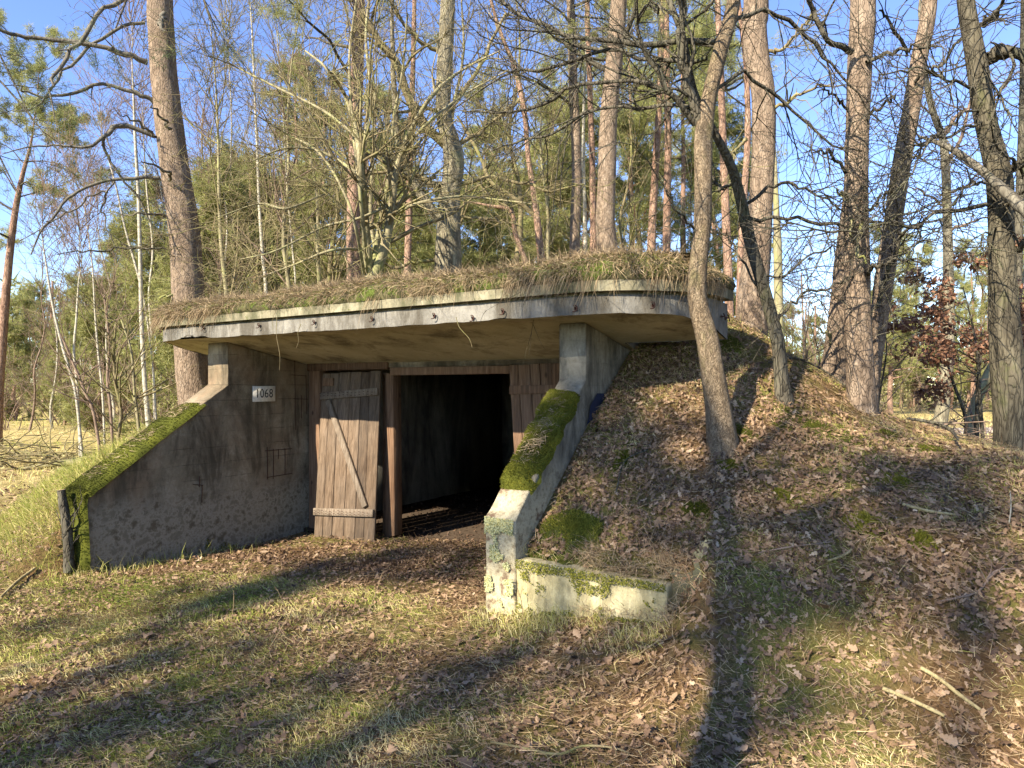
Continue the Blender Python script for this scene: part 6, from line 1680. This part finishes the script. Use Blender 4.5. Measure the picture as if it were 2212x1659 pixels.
# dry stalks standing in the foreground
for i, (x0, y0, x1, y1, lb) in enumerate(((575, 1405, 640, 1300, "tall thin dry stalk in front of the door"), (790, 1330, 825, 1240, "bent dry stalk right of the leaning door"), (498, 1345, 505, 1275, "dry stalk beside the left wall's foot"), (2178, 1135, 2182, 1060, "white dead stalk at the right edge of the slope"), (620, 1340, 600, 1275, "short pale stalk near the left door foot"),
                                         (825, 1400, 860, 1345, "bent straw stalk in the sunny patch"), (1130, 1340, 1118, 1270, "thin stalk beside the right wing wall's foot"))):
    p = hit(x0, y0, 2.2); q = at(x1, y1, p[1]); P, r = resample(np.array([p - [0, 0, .02], (p + q) / 2 + [.01, 0, 0], q]), np.array([.003, .0024, .0014]) * (1.6 if i == 3 else 1), 8)
    mb = MB(); tubes(mb, P, r, 4)
    sp, sr = grow(P[None], r[None], 3, (.02, .08), (20, 50), 4, .1, .05, np.random.default_rng(i), rf=.6, rmin=.0012, tmin=.5); tubes(mb, sp, sr, 3)
    tag(mb.obj("dry_stalk", M_['hay'] if i != 3 else M_['birch_bark']), lb, "stalk")
# pine cones
cmb = MB(); nn = 40; th = np.arange(nn) * 2.4; zz_ = np.linspace(-.022, .022, nn); rr_ = .013 * np.sqrt(np.maximum(.05, 1 - (zz_ / .026) ** 2))
for t_, z_, q_ in zip(th, zz_, rr_):
    d = np.array([math.cos(t_), math.sin(t_), .3]); s = np.array([-math.sin(t_), math.cos(t_), 0])
    p = np.array([0, 0, z_]); cmb.add([p + d * q_ * .2 - s * .004, p + d * q_ * .2 + s * .004, p + d * q_ * 1.25 + s * .003, p + d * q_ * 1.25 - s * .003], f4=[(0, 1, 2, 3)])
cme = cmb.mesh("pine_cone", M_['cone'])
for px, py, lb in ((1912, 1445, "pine cone among leaves left of the yellowish sticks"), (1980, 1480, "pine cone touching the upper yellowish stick"), (1972, 1300, "pine cone in the sunny leaves on the lower right slope"), (1955, 1275, "pine cone uppermost on the lower right slope"), (1300, 1058, "pine cone high on the slope near the right wing"), (1240, 1430, "pine cone below the low whitish wall"), (770, 1520, "pine cone in the bottom left grass")):
    p = hit(px, py, 2.0); o = bpy.data.objects.new("pine_cone", cme); col.objects.link(o); o.location = (p[0], p[1], p[2] + .02); o.rotation_euler = (1.4, px * .1, px * .3); tag(o, lb, "pine cone", "pine cones on the ground")
# road beyond the mound, pale leaf covered verge
mb = MB(); xs = np.linspace(8, 60, 40); yc = 24 + (xs - 8) * .12
e1 = np.column_stack([xs, yc, G(xs, yc) + .01]); e2 = np.column_stack([xs, yc + 3.2, G(xs, yc + 3.2) + .01]); i = np.arange(39)
mb.add(np.vstack([e1, e2]), f4=np.stack([i, i + 1, i + 41, i + 40], -1))
M_['road'] = plain("pinkish grey road", (.33, .27, .25))
tag(mb.obj("road", M_['road']), "narrow pale road beyond the mound at right", "road", kind="structure")
print("total", round(time.time() - T0, 1), "tris", sum(len(m.loops) - 2 * len(m.polygons) for m in bpy.data.meshes if m.users))
